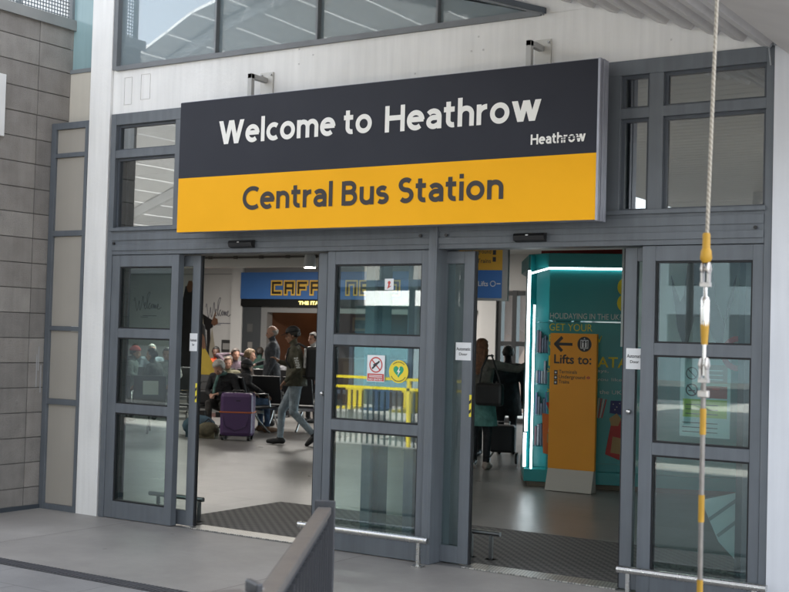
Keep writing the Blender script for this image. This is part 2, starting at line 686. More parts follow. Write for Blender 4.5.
# entrance mats and tread plates
MATG = bpy.data.materials.new('ribbed_mat')
MATG.use_nodes = True
n = MATG.node_tree
b = n.nodes['Principled BSDF']
tc = n.nodes.new('ShaderNodeTexCoord')
mp = n.nodes.new('ShaderNodeMapping')
mp.inputs['Rotation'].default_value = (0, 0, R(0))
n.links.new(tc.outputs['Object'], mp.inputs['Vector'])
ck = n.nodes.new('ShaderNodeTexChecker')
ck.inputs['Scale'].default_value = 22
ck.inputs['Color1'].default_value = (0.030, 0.030, 0.031, 1)
ck.inputs['Color2'].default_value = (0.115, 0.112, 0.108, 1)
n.links.new(mp.outputs[0], ck.inputs['Vector'])
n.links.new(ck.outputs[0], b.inputs['Base Color'])
b.inputs['Roughness'].default_value = 0.65
TREAD = bpy.data.materials.new('tread_plate')
TREAD.use_nodes = True
n = TREAD.node_tree
b = n.nodes['Principled BSDF']
b.inputs['Metallic'].default_value = 0.9
b.inputs['Roughness'].default_value = 0.38
tc = n.nodes.new('ShaderNodeTexCoord')
ck = n.nodes.new('ShaderNodeTexChecker')
ck.inputs['Scale'].default_value = 60
ck.inputs['Color1'].default_value = (0.55, 0.54, 0.51, 1)
ck.inputs['Color2'].default_value = (0.28, 0.28, 0.27, 1)
mp = n.nodes.new('ShaderNodeMapping')
mp.inputs['Rotation'].default_value = (0, 0, R(30))
n.links.new(tc.outputs['Object'], mp.inputs['Vector'])
n.links.new(mp.outputs[0], ck.inputs['Vector'])
n.links.new(ck.outputs[0], b.inputs['Base Color'])
mb = MB()
mb.box(-7.45, -2.3, 0.20, 1.80, -0.001, 0.008)
tag(mb.build('entrance_mat', MATG), 'dark chequered entrance mat recessed in the hall floor behind the doors', 'mat')
for (x0, x1, lb) in ((-7.03, -5.78, 'silver studded threshold plate across the left open doorway'),
                     (-4.39, -3.21, 'silver studded threshold plate across the right open doorway')):
    mb = MB()
    mb.box(x0, x1, 0.005, 0.196, -0.001, 0.010)
    tag(mb.build('threshold_plate', TREAD, bevel=0.002), lb, 'threshold plate', 'threshold plates in the doorways')

# ------------------------------------------------------------------ terminal building shell
tb = thing('terminal_building', 'white rendered terminal wall with sloping upper windows above the entrance', 'building', (-5, 0.1, 0))


def bp_(name, mb, m, **k):
    o = mb.build(name, m, **k)
    o.parent = tb
    o.matrix_parent_inverse = Matrix.Translation((5, -0.1, 0))
    return o


mb = MB()
mb.box(-8.33, -8.07, -0.03, 0.24, -0.02, 6.6)
bp_('pillar', mb, WHITE, bevel=0.004)
mb = MB()
mb.box(-8.069, 6.0, 0.0, 0.24, 3.552, 3.95)
bp_('wall', mb, WHITE)
# faint blanked hatches and bolt marks on the render
mb = MB()
for x0, x1, z0, z1 in ((-7.93, -7.84, 3.63, 3.87), (-7.73, -7.62, 3.66, 3.88)):
    for a in ((x0, x0 + .004, z0, z1), (x1, x1 + .004, z0, z1), (x0, x1, z0, z0 + .004), (x0, x1, z1, z1 + .004)):
        mb.box(a[0], a[1], -0.004, 0.002, a[2], a[3])
for x, z in ((-6.0, 3.92), (-6.0, 3.80), (-5.86, 3.86), (-4.42, 3.74), (-4.36, 3.84), (-4.32, 3.74), (-2.9, 3.66), (-2.6, 3.64), (-4.9, 3.62)):
    mb.box(x, x + 0.012, -0.004, 0.002, z, z + 0.012)
bp_('hatch', mb, mat('mark_grey', (0.58, 0.57, 0.56), 0.7))
# wall right of the screen, full height, and the wall above the windows
mb = MB()
mb.box(-2.199, -1.3, -0.04, 0.24, -0.02, 3.551)
mb.box(-1.3, 6.0, 0.0, 0.24, -0.02, 3.551)
bp_('side_wall', mb, mat('side_wall_white', (0.66, 0.68, 0.72), 0.5, 0, 0.08, 2, 0.1, 40, streak=0.5), bevel=0.003)
mb = MB()
mb.prism([(-3.82, 3.951), (6.0, 3.951), (6.0, 6.6), (-8.069, 6.6), (-8.069, 5.36)], 0.0, 0.24, axis='y')
bp_('gable_wall', mb, WHITE)
# upper glazing band (bounded by the slope)
mb = MB()
SILL = 3.95


def slope_z(x):
    return 3.955 - 0.331 * (x + 3.82)


mb.box(-8.068, -8.02, -0.02, 0.2, SILL, 5.30)
mb.box(-8.02, -3.85, -0.025, 0.2, SILL - 0.012, SILL + 0.03)
mb.prism([(-8.02, slope_z(-8.02) - 0.06), (-3.83, SILL - 0.01), (-3.83, SILL + 0.02), (-8.02, slope_z(-8.02) + 0.01)], -0.03, 0.2, axis='y')
for x in (-6.88, -5.82, -4.71):
    mb.box(x - 0.009, x + 0.009, -0.012, 0.1, SILL + 0.03, slope_z(x) - 0.03)
wf = bp_('window_frame', mb, mat('window_frame_grey', (0.16, 0.17, 0.18), 0.5, 0, 0.1, 5))
xs = [-8.02, -6.888, -5.829, -4.719, -3.93]
for i in range(4):
    a, c = xs[i] + (0.018 if i else 0), xs[i + 1]
    mb = MB()
    mb.prism([(a, SILL + 0.03), (c, SILL + 0.03), (c, max(SILL + .031, slope_z(c) - 0.05)), (a, slope_z(a) - 0.05)], 0.03, 0.042, axis='y')
    bp_('window_pane', mb, G_UP)
# thick flashing strip along the slope outside
mb = MB()
mb.prism([(-8.3, slope_z(-8.3) + 0.02), (-3.80, SILL - 0.01), (-3.80, SILL + 0.03), (-8.3, slope_z(-8.3) + 0.06)], -0.055, -0.031, axis='y')
bp_('flashing', mb, FRAME_D)
# roof, ends, upper floor
mb = MB()
mb.box(-31, 6.2, 0.241, 19.3, 3.42, 3.54)
bp_('floor_slab', mb, mat('slab_grey', (0.35, 0.35, 0.35), 0.8))
mb = MB()
mb.box(-31, 6.4, -0.25, 19.5, 6.601, 6.85)
bp_('roof', mb, mat('roof_grey', (0.3, 0.3, 0.3), 0.8))
mb = MB()
mb.box(-31.2, -31.0, 0.25, 19.3, -0.1, 6.6)
mb.box(6.0, 6.2, 0.25, 19.3, -0.1, 6.6)
mb.box(-31, -8.85, 0.45, 0.6, -0.1, 6.6)
bp_('end_wall', mb, WHITE2)
mb = MB()
mb.box(-8.3, 6, 3.0, 3.1, 3.545, 6.6)
mb.box(-8.5, -8.35, 0.25, 3.0, 3.545, 6.6)
bp_('partition', mb, mat('upper_partition', (0.42, 0.45, 0.46), 0.8, 0, .2, 1.5))
# set-back bay between the block wall and the pillar
mb = MB()
mb.box(-8.85, -8.335, 0.18, 0.3, 3.40, 4.02)
bp_('setback_wall', mb, BEIGE)
mb = MB()
mb.box(-8.82, -8.34, 0.20, 0.215, 4.06, 6.4)
bp_('setback_glass', mb, mat('frosted_glass', (0.30, 0.44, 0.46), 0.22, 0, 0.12, 2.0, spec=0.9, streak=0.6))
mb = MB()
mb.box(-8.83, -8.335, 0.17, 0.25, 4.021, 4.058)
mb.box(-8.86, -8.821, 0.17, 0.25, 4.021, 6.5)
bp_('setback_frame', mb, mat('setback_frame_grey', (0.22, 0.24, 0.25), 0.5))

# taupe cladding panel beside the pillar
cl = thing('cladding_panel', 'tall grey framed panel with four taupe infills between the block wall and the white pillar', 'panel', (-8.58, -0.01, 0))


mb = MB()
mb.box(-8.815, -8.755, -0.03, 0.1, 0, 3.52)
mb.box(-8.375, -8.336, -0.03, 0.1, 0, 3.52)
PR = [(0.0, 0.05), (0.95, 1.0), (1.62, 1.66), (2.48, 2.53), (3.20, 3.24), (3.46, 3.52)]
for a, c in PR:
    mb.box(-8.755, -8.375, -0.028, 0.1, a, c)
att(mb.build('frame', FRAME, bevel=0.002), cl)
for (a, c), (d, e) in zip(PR[:-1], PR[1:]):
    mb = MB()
    mb.box(-8.753, -8.377, -0.005, 0.05, c + .002, d - .002)
    att(mb.build('infill_panel', TAUPE), cl)

# ------------------------------------------------------------------ concrete block wall on the left
bw = thing('block_wall', 'grey concrete block wall with stacked joints at the left edge', 'wall', (-8.95, -0.6, 0))
BLK = [mat('block_a', (0.275, 0.255, 0.235), 0.85, 0, 0.20, 5, 0.8, 110, streak=0.3), mat('block_b', (0.235, 0.22, 0.205), 0.85, 0, 0.20, 5, 0.8, 110, streak=0.3),
       mat('block_c', (0.315, 0.295, 0.272), 0.85, 0, 0.20, 5, 0.8, 110, streak=0.3)]
mb = MB()
mb.box(-9.05, -8.827, -1.015, 0.30, 0, 4.44, 3)
rr = random.Random(3)
for k in range(20):
    z = -0.03 + k * 0.2253
    z1 = min(z + 0.2253, 4.45)
    for (y0, y1) in ((-0.2, 0.30), (-0.80, -0.2), (-1.02, -0.80)):
        mb.box(-9.06, -8.82 + rr.uniform(-.0015, .0015), y0 + 0.004, y1 - 0.004, z + 0.004, z1 - 0.004, rr.choice([0, 0, 0, 1, 2]) if k > 4 else rr.choice([0, 1, 1]))
att(mb.build('wall', BLK + [mat('mortar', (0.10, 0.095, 0.09), 0.95)], bevel=0.003), bw)
mb = MB()
mb.box(-9.10, -8.79, -1.05, 0.33, 4.455, 4.53)
mb.box(-8.80, -8.785, -1.05, 0.33, 4.43, 4.52)
att(mb.build('coping', mat('coping_metal', (0.33, 0.33, 0.32), 0.5, 0.3, 0.1, 4)), bw)
mb = MB()
mb.prism([(-1.02, -0.01), (0.0, -0.01), (0.0, 0.035), (-1.02, 0.045)], -8.82, -8.80, axis='x')
att(mb.build('skirting', FRAME_D), bw)
mb = MB()
for (y, z, h) in ((-0.09, 1.25, 0.22), (-0.11, 1.1, 0.30), (-0.06, 1.05, 0.25)):
    mb.box(-8.8195, -8.8175, y, y + 0.012, z, z + h)
att(mb.build('lime_stain', mat('lime_white', (0.34, 0.34, 0.34), 0.9)), bw)
mb = MB()
mb.box(-8.817, -8.79, -0.95, -0.585, 3.32, 3.87)
tag(mb.build('notice_board', WHITE2, bevel=0.004), 'edge of a white board fixed high on the block wall', 'board')

mf = thing('mesh_fence', 'square wire mesh guard standing on top of the block wall', 'fence', (-8.95, -0.5, 4.53))
mb = MB()
for i in range(0, 39):
    y = -1.03 + i * 0.034
    mb.box(-8.905, -8.899, y, y + 0.007, 4.53, 5.55)
for i in range(0, 31):
    z = 4.54 + i * 0.034
    mb.box(-8.911, -8.905, -1.03, 0.28, z, z + 0.007)
att(mb.build('mesh_panel', mat('mesh_grey', (0.16, 0.19, 0.21), 0.5, 0.4)), mf)
mb = MB()
for y in (-1.04, -0.40, 0.27):
    mb.box(-8.93, -8.89, y, y + 0.035, 4.53, 5.6)
mb.box(-8.93, -8.89, -1.04, 0.3, 5.56, 5.6)
att(mb.build('post', mat('mesh_post', (0.22, 0.24, 0.25), 0.5, 0.4)), mf)

# ------------------------------------------------------------------ glazed entrance screen with sliding doors
es = thing('entrance_screen', 'slate grey glazed entrance screen with two open sliding doorways and transom lights', 'entrance', (-5.1, 0, 0))
HB0, HB1 = 2.30, 2.525
mb = MB()
mb.box(-8.045, -7.985, -0.03, 0.12, 0, 3.55)            # left outer post
mb.box(-2.25, -2.20, -0.03, 0.12, 0, 3.55)              # right outer post
mb.box(-7.985, -2.25, -0.028, 0.12, 3.45, 3.55)         # head
mb.box(-7.985, -2.25, -0.026, 0.12, 3.155, 3.225)       # transom rail
for x in (-7.28, -6.4, -5.55, -4.67, -3.9, -3.33, -3.03):
    mb.box(x, x + 0.10 if x != -7.28 else x + 0.09, -0.027, 0.12, HB1, 3.45)
att(mb.build('frame', FRAME, bevel=0.003), es)
mb = MB()
mb.box(-7.985, -2.251, -0.030, 0.14, HB0, HB1)
mb.box(-7.985, -2.251, -0.040, -0.030, HB0 + 0.035, HB0 + 0.085)
mb.box(-7.985, -2.251, -0.040, -0.030, HB0 + 0.125, HB0 + 0.185)
mb.box(-8.0, -2.24, -0.052, -0.025, HB1 - 0.018, HB1 + 0.012)
att(mb.build('header_beam', FRAME, bevel=0.003), es)
mb = MB()
for x in (-7.95, -4.78, -4.56, -2.30):
    mb.tube([(x, -0.041, HB0 + 0.10), (x, -0.052, HB0 + 0.10)], 0.012, 10)
att(mb.build('bolt', BLACK), es)
mb = MB()
mb.box(-4.70, -4.63, -0.055, 0.13, 0, HB1)
mb.box(-4.70, -4.575, 0.131, 0.30, 0, HB0)
mb.box(-4.66, -4.64, -0.058, 0.0, 0, HB1)
att(mb.build('mullion', FRAME, bevel=0.003), es)
# transom lights: gaskets and panes
bays = [(-7.985, -7.28), (-7.19, -6.4), (-6.3, -5.55), (-5.45, -4.67), (-4.57, -3.9), (-3.8, -3.33), (-3.23, -3.03), (-2.93, -2.25)]
for a, c in bays:
    for z0, z1 in ((HB1 + 0.012, 3.155), (3.225, 3.45)):
        mb = MB()
        t = 0.022
        for q in ((a, a + t, z0, z1), (c - t, c, z0, z1), (a + t, c - t, z1 - t, z1), (a + t, c - t, z0, z0 + t * .6)):
            mb.box(q[0], q[1], 0.005, 0.05, q[2], q[3])
        g = att(mb.build('window', mat('frame_inner', (0.06, 0.07, 0.085), 0.45)), es)
        mb = MB()
        mb.box(a + t, c - t, 0.022, 0.034, z0 + t * .6, z1 - t)
        p_ = mb.build('pane', G_TOP)
        p_.parent = g

ROWS = [(0.15, 0.92), (1.00, 1.575), (1.655, 2.195)]


def fixed_panel(x0, x1, px0, px1, y0=-0.022, y1=0.045, ribs=True):
    mb = MB()
    mb.box(x0, px0, y0, y1, 0.005, 2.296)
    mb.box(px1, x1, y0, y1, 0.005, 2.296)
    zz = [(0.005, ROWS[0][0]), (ROWS[0][1], ROWS[1][0]), (ROWS[1][1], ROWS[2][0]), (ROWS[2][1], 2.296)]
    for a, c in zz:
        mb.box(px0, px1, y0 + 0.001, y1, a, c)
    d = att(mb.build('door_panel', FRAME, bevel=0.003), es)
    for z0, z1 in ROWS:
        mb = MB()
        t = 0.012
        for q in ((px0, px0 + t, z0, z1), (px1 - t, px1, z0, z1), (px0 + t, px1 - t, z1 - t, z1), (px0 + t, px1 - t, z0, z0 + t)):
            mb.box(q[0], q[1], y0 + 0.012, y1 - 0.004, q[2], q[3])
        mb.build('gasket', GASKET).parent = d
        mb = MB()
        mb.box(px0 + t, px1 - t, 0.004, 0.014, z0 + t, z1 - t)
        mb.build('pane', G_DOOR).parent = d
    return d


fixed_panel(-7.984, -7.195, -7.89, -7.275)
fixed_panel(-5.635, -4.702, -5.565, -4.775)
fixed_panel(-3.055, -2.252, -2.965, -2.32)


def leaf(x0, x1, y, lead, name='sliding_door'):
    """sliding leaf parked behind its fixed panel; lead = +1 when its leading stile is on the right"""
    mb = MB()
    st = 0.085
    mb.box(x0, x0 + st, y, y + 0.045, 0.008, 2.292)
    mb.box(x1 - st, x1, y, y + 0.045, 0.008, 2.292)
    for a, c in ((0.008, 0.13), (2.20, 2.292)):
        mb.box(x0 + st, x1 - st, y + 0.001, y + 0.044, a, c)
    d = att(mb.build(name, FRAME, bevel=0.003), es)
    mb = MB()
    mb.box(x0 + st, x1 - st, y + 0.018, y + 0.028, 0.13, 2.20)
    mb.build('pane', G_LEAF).parent = d
    mb = MB()
    xk = x1 - 0.0 if lead > 0 else x0
    # black rubber nosing along the closing edge
    if lead > 0:
        mb.box(x1 + 0.0005, x1 + 0.012, y + 0.01, y + 0.035, 0.01, 2.29)
    else:
        mb.box(x0 - 0.012, x0 - 0.0005, y + 0.01, y + 0.035, 0.01, 2.29)
    mb.build('rubber_edge', GASKET).parent = d
    return d


l1 = leaf(-8.035, -7.035, 0.075, 1)
l2 = leaf(-5.775, -4.85, 0.050, -1)
l3 = leaf(-5.35, -4.395, 0.095, 1)
l4 = leaf(-3.205, -2.30, 0.050, -1)
for (lf, x, y, z) in ((l2, -5.70, 0.048, 1.19), (l4, -3.155, 0.048, 1.19)):
    mb = MB()
    mb.ell((x, y - 0.012, z), (0.018, 0.016, 0.018), 12)
    mb.build('door_knob', STEEL).parent = lf
# jamb and inner lining behind the fixed panels
mb = MB()
mb.box(-8.10, -8.046, 0.0, 0.27, 0.0, 2.30)
mb.box(-2.46, -2.36, 0.16, 0.30, 0.0, 2.30)
mb.box(-2.30, -2.20, 0.13, 0.34, 0.0, 2.30)
mb.box(-4.98, -4.93, 0.17, 0.3, 0.0, 2.30)
mb.box(-5.30, -5.24, 0.17, 0.3, 0.0, 2.30)
att(mb.build('jamb', FRAME_D), es)

# motion sensors over the two doorways
for x0, x1, lb in ((-6.60, -6.355, 'black motion sensor bar above the left doorway'), (-3.99, -3.75, 'black motion sensor bar above the right doorway')):
    s_ = thing('door_sensor', lb, 'sensor', ((x0 + x1) / 2, -0.06, 2.35), group='motion sensors over the doors')
    mb = MB()
    mb.prism([(-0.041, 2.335), (-0.085, 2.345), (-0.095, 2.375), (-0.085, 2.395), (-0.041, 2.40)], x0, x1, axis='x')
    att(mb.build('housing', BLACK, bevel=0.003), s_)
    mb = MB()
    mb.box(x0 + 0.10, x0 + 0.12, -0.098, -0.09, 2.378, 2.386)
    att(mb.build('status_mark', STEELD), s_)

# kick rails
def kick(x0, x1, y, z, posts, lb, r=0.024, dark=False):
    k = thing('kick_rail', lb, 'rail', ((x0 + x1) / 2, y, 0), group='low steel guard rails at the doors')
    m_ = STEELD if dark else STEEL
    mb = MB()
    mb.tube([(x0, y, z), (x1, y, z)], r, 14)
    att(mb.build('rail', m_), k)
    for x in posts:
        mb = MB()
        mb.box(x - 0.008, x + 0.018, y - 0.012, y + 0.012, 0.006, z - r + 0.004)
        p_ = att(mb.build('post', m_), k)
        mb = MB()
        mb.box(x - 0.035, x + 0.045, y - 0.035, y + 0.035, 0.001, 0.008)
        mb.build('foot_plate', m_).parent = p_
    return k


kick(-5.74, -4.58, -0.16, 0.19, (-5.66, -4.66), 'polished low steel rail on the ground in front of the centre glass panel')
kick(-3.13, -2.16, -0.16, 0.175, (-3.06, -2.24), 'polished low steel rail on the ground in front of the right glass panel')
kick(-7.76, -7.13, 0.31, 0.20, (-7.66, -7.18), 'dull low steel rail just inside the left doorway', r=0.02, dark=True)
kick(-4.62, -4.30, 0.42, 0.20, (-4.55, -4.38), 'short dull steel rail just inside the right doorway', r=0.018, dark=True)

# ------------------------------------------------------------------ big welcome sign
SY = -0.45
K_ = 1.0205
MB.default_x = Matrix(((K_, 0, 0, 0), (0, 1, 0, 0.15), (0, 0, K_, 1.654 * (1 - K_)), (0, 0, 0, 1)))
BLK_S = mat('sign_charcoal', (0.019, 0.021, 0.031), 0.5, 0, 0.06, 3, spec=0.25)
YEL_S = mat('sign_yellow', (0.90, 0.43, 0.006), 0.6, 0, 0.04, 2, spec=0.2)
SIGN_W = mat('sign_letters_white', (0.84, 0.83, 0.79), 0.5)
SIGN_D = mat('sign_letters_grey', (0.055, 0.05, 0.05), 0.6, spec=0.2)
ALU = mat('aluminium_edge', (0.34, 0.35, 0.40), 0.42, 0.35, 0.06, 4)
sg = thing('welcome_sign', 'large charcoal and yellow box sign hung over the doors with a welcome line', 'sign', (-5.0, -0.4, 2.43))
mb = MB()
mb.box(-6.83, -3.215, SY + 0.012, -0.33, 2.435, 3.478)
mb.box(-3.212, -3.195, SY - 0.006, SY + 0.03, 2.430, 3.484)
mb.box(-3.214, -3.190, SY + 0.040, SY + 0.078, 2.430, 3.484)
mb.box(-3.214, -3.192, SY + 0.088, -0.325, 2.430, 3.484)
mb.box(-6.835, -3.214, SY + 0.012, -0.325, 3.4785, 3.486)
att(mb.build('box_frame', ALU, bevel=0.002), sg)
mb = MB()
mb.box(-6.83, -3.213, SY, SY + 0.0115, 2.870, 3.480)
att(mb.build('charcoal_face', BLK_S), sg)
mb = MB()
mb.box(-6.83, -3.213, SY - 0.0005, SY + 0.0115, 2.437, 2.8695)
att(mb.build('yellow_face', YEL_S), sg)
mb = MB()
YT = SY - 0.0035
sign_text(mb, 'Welcome to', -6.415, -4.965, 3.118, .184, YT)
att(mb.build('lettering', SIGN_W), sg)
mb = MB()
sign_text(mb, 'Heathrow', -4.853, -3.615, 3.108, .190, YT)
att(mb.build('lettering', SIGN_W), sg)
mb = MB()
sign_text(mb, 'Central Bus Station', -6.155, -3.88, 2.595, .178, YT)
att(mb.build('lettering', SIGN_D), sg)
mb = MB()
sign_text(mb, 'Heathrow', -3.685, -3.29, 2.948, .068, YT, wd=.19)
att(mb.build('logo', SIGN_W), sg)
mb = MB()
for i, (a, c) in enumerate(((-3.485, 2.968), (-3.47, 2.982))):
    stroke(mb, [(a, c), (-3.33 - i * .02, c + 0.006)], 0.006, YT - 0.002)
att(mb.build('logo_stripe', BLK_S), sg)
MB.default_x = None
for x in (-6.31, -3.83):
    mb = MB()
    mb.box(x - 0.03, x + 0.01, -0.215, -0.175, 3.50, 3.72)
    mb.box(x - 0.03, x + 0.01, -0.215, -0.012, 3.68, 3.72)
    b_ = att(mb.build('bracket', mat('bracket_grey', (0.42, 0.42, 0.41), 0.5, 0.0), bevel=0.003), sg)
    mb = MB()
    mb.box(x - 0.065, x + 0.065, -0.014, -0.001, 3.56, 3.765)
    mb.build('wall_plate', mat('plate_grey', (0.52, 0.51, 0.48), 0.5, 0.3), bevel=0.002).parent = b_
    for dx in (-0.048, 0.048):
        for dz in (3.585, 3.742):
            mb = MB()
            mb.tube([(x + dx, -0.0145, dz), (x + dx, -0.030, dz)], 0.009, 8)
            mb.build('bolt', STEELD).parent = b_

# ------------------------------------------------------------------ stickers and notices on the glass
STW = mat('sticker_white', (0.74, 0.75, 0.76), 0.5)
STR = mat('sticker_red', (0.50, 0.06, 0.05), 0.5)
STY = mat('sticker_yellow', (0.80, 0.62, 0.04), 0.5)
STG = mat('sticker_green', (0.02, 0.32, 0.16), 0.5)
STK = mat('sticker_ink', (0.03, 0.03, 0.035), 0.5)
GY = 0.0015
t_ = thing('prohibition_notice', 'white and red prohibition notice stuck on the centre door glass', 'sticker', (-5.17, GY, 1.3))
mb = MB()
rect(mb, -5.255, -5.095, 1.305, 1.505, GY)
att(mb.build('sheet', STW), t_)
mb = MB()
disc(mb, -5.175, 1.432, GY - .001, 0.060, 0, r_in=0.050)
stroke(mb, [(-5.215, 1.472), (-5.135, 1.392)], 0.010, GY - .0012)
rect(mb, -5.250, -5.100, 1.310, 1.365, GY - .001)
att(mb.build('red_print', STR), t_)
mb = MB()
stroke(mb, [(-5.205, 1.405), (-5.145, 1.458)], 0.014, GY - .0022)
stroke(mb, [(-5.195, 1.43), (-5.165, 1.445)], 0.012, GY - .0024)
att(mb.build('black_print', STK), t_)
mb = MB()
for z in (1.352, 1.341):
    rect(mb, -5.235, -5.115, z - .003, z + .002, GY - .002)
text(mb, 'NO ENTRY', -5.24, -5.11, 1.314, 1.330, GY - .002, bold=0.02)
att(mb.build('white_print', STW), t_)
t_ = thing('defibrillator_sticker', 'round yellow sticker with a green heart on the centre door glass', 'sticker', (-4.965, GY, 1.38))
mb = MB()
disc(mb, -4.97, 1.388, GY, 0.086, 0)
att(mb.build('disc', STY), t_)
mb = MB()
hp = []
for k in range(40):
    a = 2 * PI * k / 40
    hp.append((-4.97 + 0.0031 * 16 * math.sin(a) ** 3 * 0.92, 1.392 + 0.0031 * (13 * math.cos(a) - 5 * math.cos(2 * a) - 2 * math.cos(3 * a) - math.cos(4 * a))))
poly(mb, hp, GY - .001)
att(mb.build('heart', STG), t_)
mb = MB()
poly(mb, [(-4.958, 1.425), (-4.985, 1.385), (-4.970, 1.387), (-4.98, 1.352), (-4.952, 1.395), (-4.966, 1.394)], GY - .002)
att(mb.build('lightning_flash', STW), t_)
mb = MB()
for k in range(11):
    a = R(50 + k * 8)
    disc(mb, -4.97 + 0.072 * math.cos(a), 1.388 + 0.072 * math.sin(a), GY - .001, 0.0045, n=6)
for k in range(15):
    a = R(212 + k * 8)
    disc(mb, -4.97 + 0.072 * math.cos(a), 1.388 + 0.072 * math.sin(a), GY - .001, 0.0045, n=6)
att(mb.build('ring_print', STK), t_)
t_ = thing('top_pane_sticker', 'small white sticker with a red figure on the top centre pane', 'sticker', (-5.08, GY, 2.0))
mb = MB()
rect(mb, -5.115, -5.035, 2.0, 2.085, GY)
att(mb.build('sheet', STW), t_)
mb = MB()
disc(mb, -5.075, 2.055, GY - .001, 0.013)
stroke(mb, [(-5.075, 2.045), (-5.08, 2.022)], 0.014, GY - .0012)
stroke(mb, [(-5.09, 2.012), (-5.06, 2.03)], 0.006, GY - .0014)
att(mb.build('figure', STR), t_)
for (x0, x1, z0, z1, y, lb) in ((-4.535, -4.405, 1.49, 1.62, 0.0935, 'white automatic door label on the stile beside the centre mullion'),
                                (-7.130, -7.045, 1.48, 1.63, 0.0735, 'narrow white label on the left sliding door stile'),
                                (-3.185, -3.062, 1.475, 1.615, 0.0485, 'white automatic door label on the right sliding door')):
    t_ = thing('door_label', lb, 'sticker', ((x0 + x1) / 2, y, z0))
    mb = MB()
    rect(mb, x0, x1, z0, z1, y)
    att(mb.build('sheet', STW), t_)
    mb = MB()
    zz = (z0 + z1) / 2
    text(mb, 'Automatic', x0 + .006, x1 - .006, zz + .006, zz + .030, y - .001, bold=0.02)
    text(mb, 'Door', x0 + .030, x1 - .030, zz - .030, zz - .010, y - .001, bold=0.02)
    att(mb.build('print', STK), t_)

# ------------------------------------------------------------------ sloping metal deck canopy attached over the right side
DECK = mat('deck_grey', (0.62, 0.60, 0.585), 0.5, 0, 0.08, 3, streak=0.4)
cp = thing('deck_canopy', 'ribbed metal deck canopy sloping down to the right over the doors', 'canopy', (-3.5, -1.5, 4.2))
mb = MB()
ang = math.atan(0.331)
dx, dz = math.cos(ang), -math.sin(ang)
L = 5.8
X0, Z0 = -6.6, slope_z(-6.6) + 0.105
# trapezoidal profile extruded along Y
prof = []
s_ = 0.0
while s_ < L:
    for ds, dh in ((0.0, 0.0), (0.055, 0.0), (0.075, 0.06), (0.155, 0.06), (0.172, 0.0)):
        prof.append((s_ + ds, dh))
    s_ += 0.182
DY = -2.3
vs = []
for (q, h) in prof:
    vs.append((X0 + q * dx + h * math.sin(ang), -0.035, Z0 + q * dz + h * math.cos(ang)))
for (q, h) in prof:
    vs.append((X0 + q * dx + h * math.sin(ang), DY, Z0 + q * dz + h * math.cos(ang)))
nn = len(prof)
mb._add(vs, [(i, i + 1, nn + i + 1, nn + i) for i in range(nn - 1)])
att(mb.build('deck_sheet', DECK), cp)
mb = MB()
t0 = 0.095
a0 = (X0 + t0 * math.sin(ang), Z0 + t0 * math.cos(ang))
a1 = (X0 + L * dx + t0 * math.sin(ang), Z0 + L * dz + t0 * math.cos(ang))
mb.prism([a0, a1, (a1[0], a1[1] + 0.08), (a0[0], a0[1] + 0.08)], DY, -0.04, axis='y')
att(mb.build('roof_skin', mat('roof_skin', (0.5, 0.5, 0.5), 0.5)), cp)
mb = MB()
mb.prism([(X0, Z0 - 0.01), (X0 + 0.06, Z0 - 0.03), (X0 + 0.06, Z0 + 0.2), (X0, Z0 + 0.22)], DY - 0.01, -0.04, axis='y')
att(mb.build('edge_beam', mat('edge_beam_grey', (0.45, 0.45, 0.44), 0.5)), cp)
# low flat beam that closes the canopy at the right
mb = MB()
mb.prism([(-2.10, 3.47), (-1.2, 3.17), (-1.2, 3.45), (-2.04, 3.60)], DY, -0.05, axis='y')
att(mb.build('gutter_beam', mat('gutter_beam_grey', (0.60, 0.57, 0.54), 0.5, 0, 0.06, 3), bevel=0.004), cp)
mb = MB()
mb.tube([(-2.20, -0.05, 3.56), (-1.6, -0.05, 3.50)], 0.018, 10)
mb.ell((-2.235, -0.05, 3.56), (0.03, 0.03, 0.03), 10)
mb.tube([(-2.32, -0.035, 3.66), (-2.235, -0.05, 3.56), (-2.22, -0.05, 3.42)], 0.006, 6)
tag(mb.build('cable_gland', mat('gland_grey', (0.30, 0.32, 0.34), 0.5)), 'grey cable gland and conduit at the top right corner of the screen', 'conduit')

# ------------------------------------------------------------------ tie cable with turnbuckle in front of the doors
ROPE = bpy.data.materials.new('wire_rope')
ROPE.use_nodes = True
n = ROPE.node_tree
b = n.nodes['Principled BSDF']
b.inputs['Metallic'].default_value = 0.5
b.inputs['Roughness'].default_value = 0.5
wv = n.nodes.new('ShaderNodeTexWave')
wv.wave_type = 'BANDS'
wv.bands_direction = 'DIAGONAL'
wv.inputs['Scale'].default_value = 40
tc = n.nodes.new('ShaderNodeTexCoord')
n.links.new(tc.outputs['Object'], wv.inputs['Vector'])
cr = n.nodes.new('ShaderNodeValToRGB')
cr.color_ramp.elements[0].color = (0.22, 0.20, 0.17, 1)
cr.color_ramp.elements[1].color = (0.38, 0.35, 0.30, 1)
n.links.new(wv.outputs['Color'], cr.inputs[0])
n.links.new(cr.outputs[0], b.inputs['Base Color'])
CX, CY = -1.158, -4.345
tc_ = thing('tie_cable', 'vertical steel tie cable with turnbuckle and yellow tape bands in front of the doors', 'cable', (CX, CY, 0))


def zc(y):
    return 2.63 - (y / 592.0) * 1.68


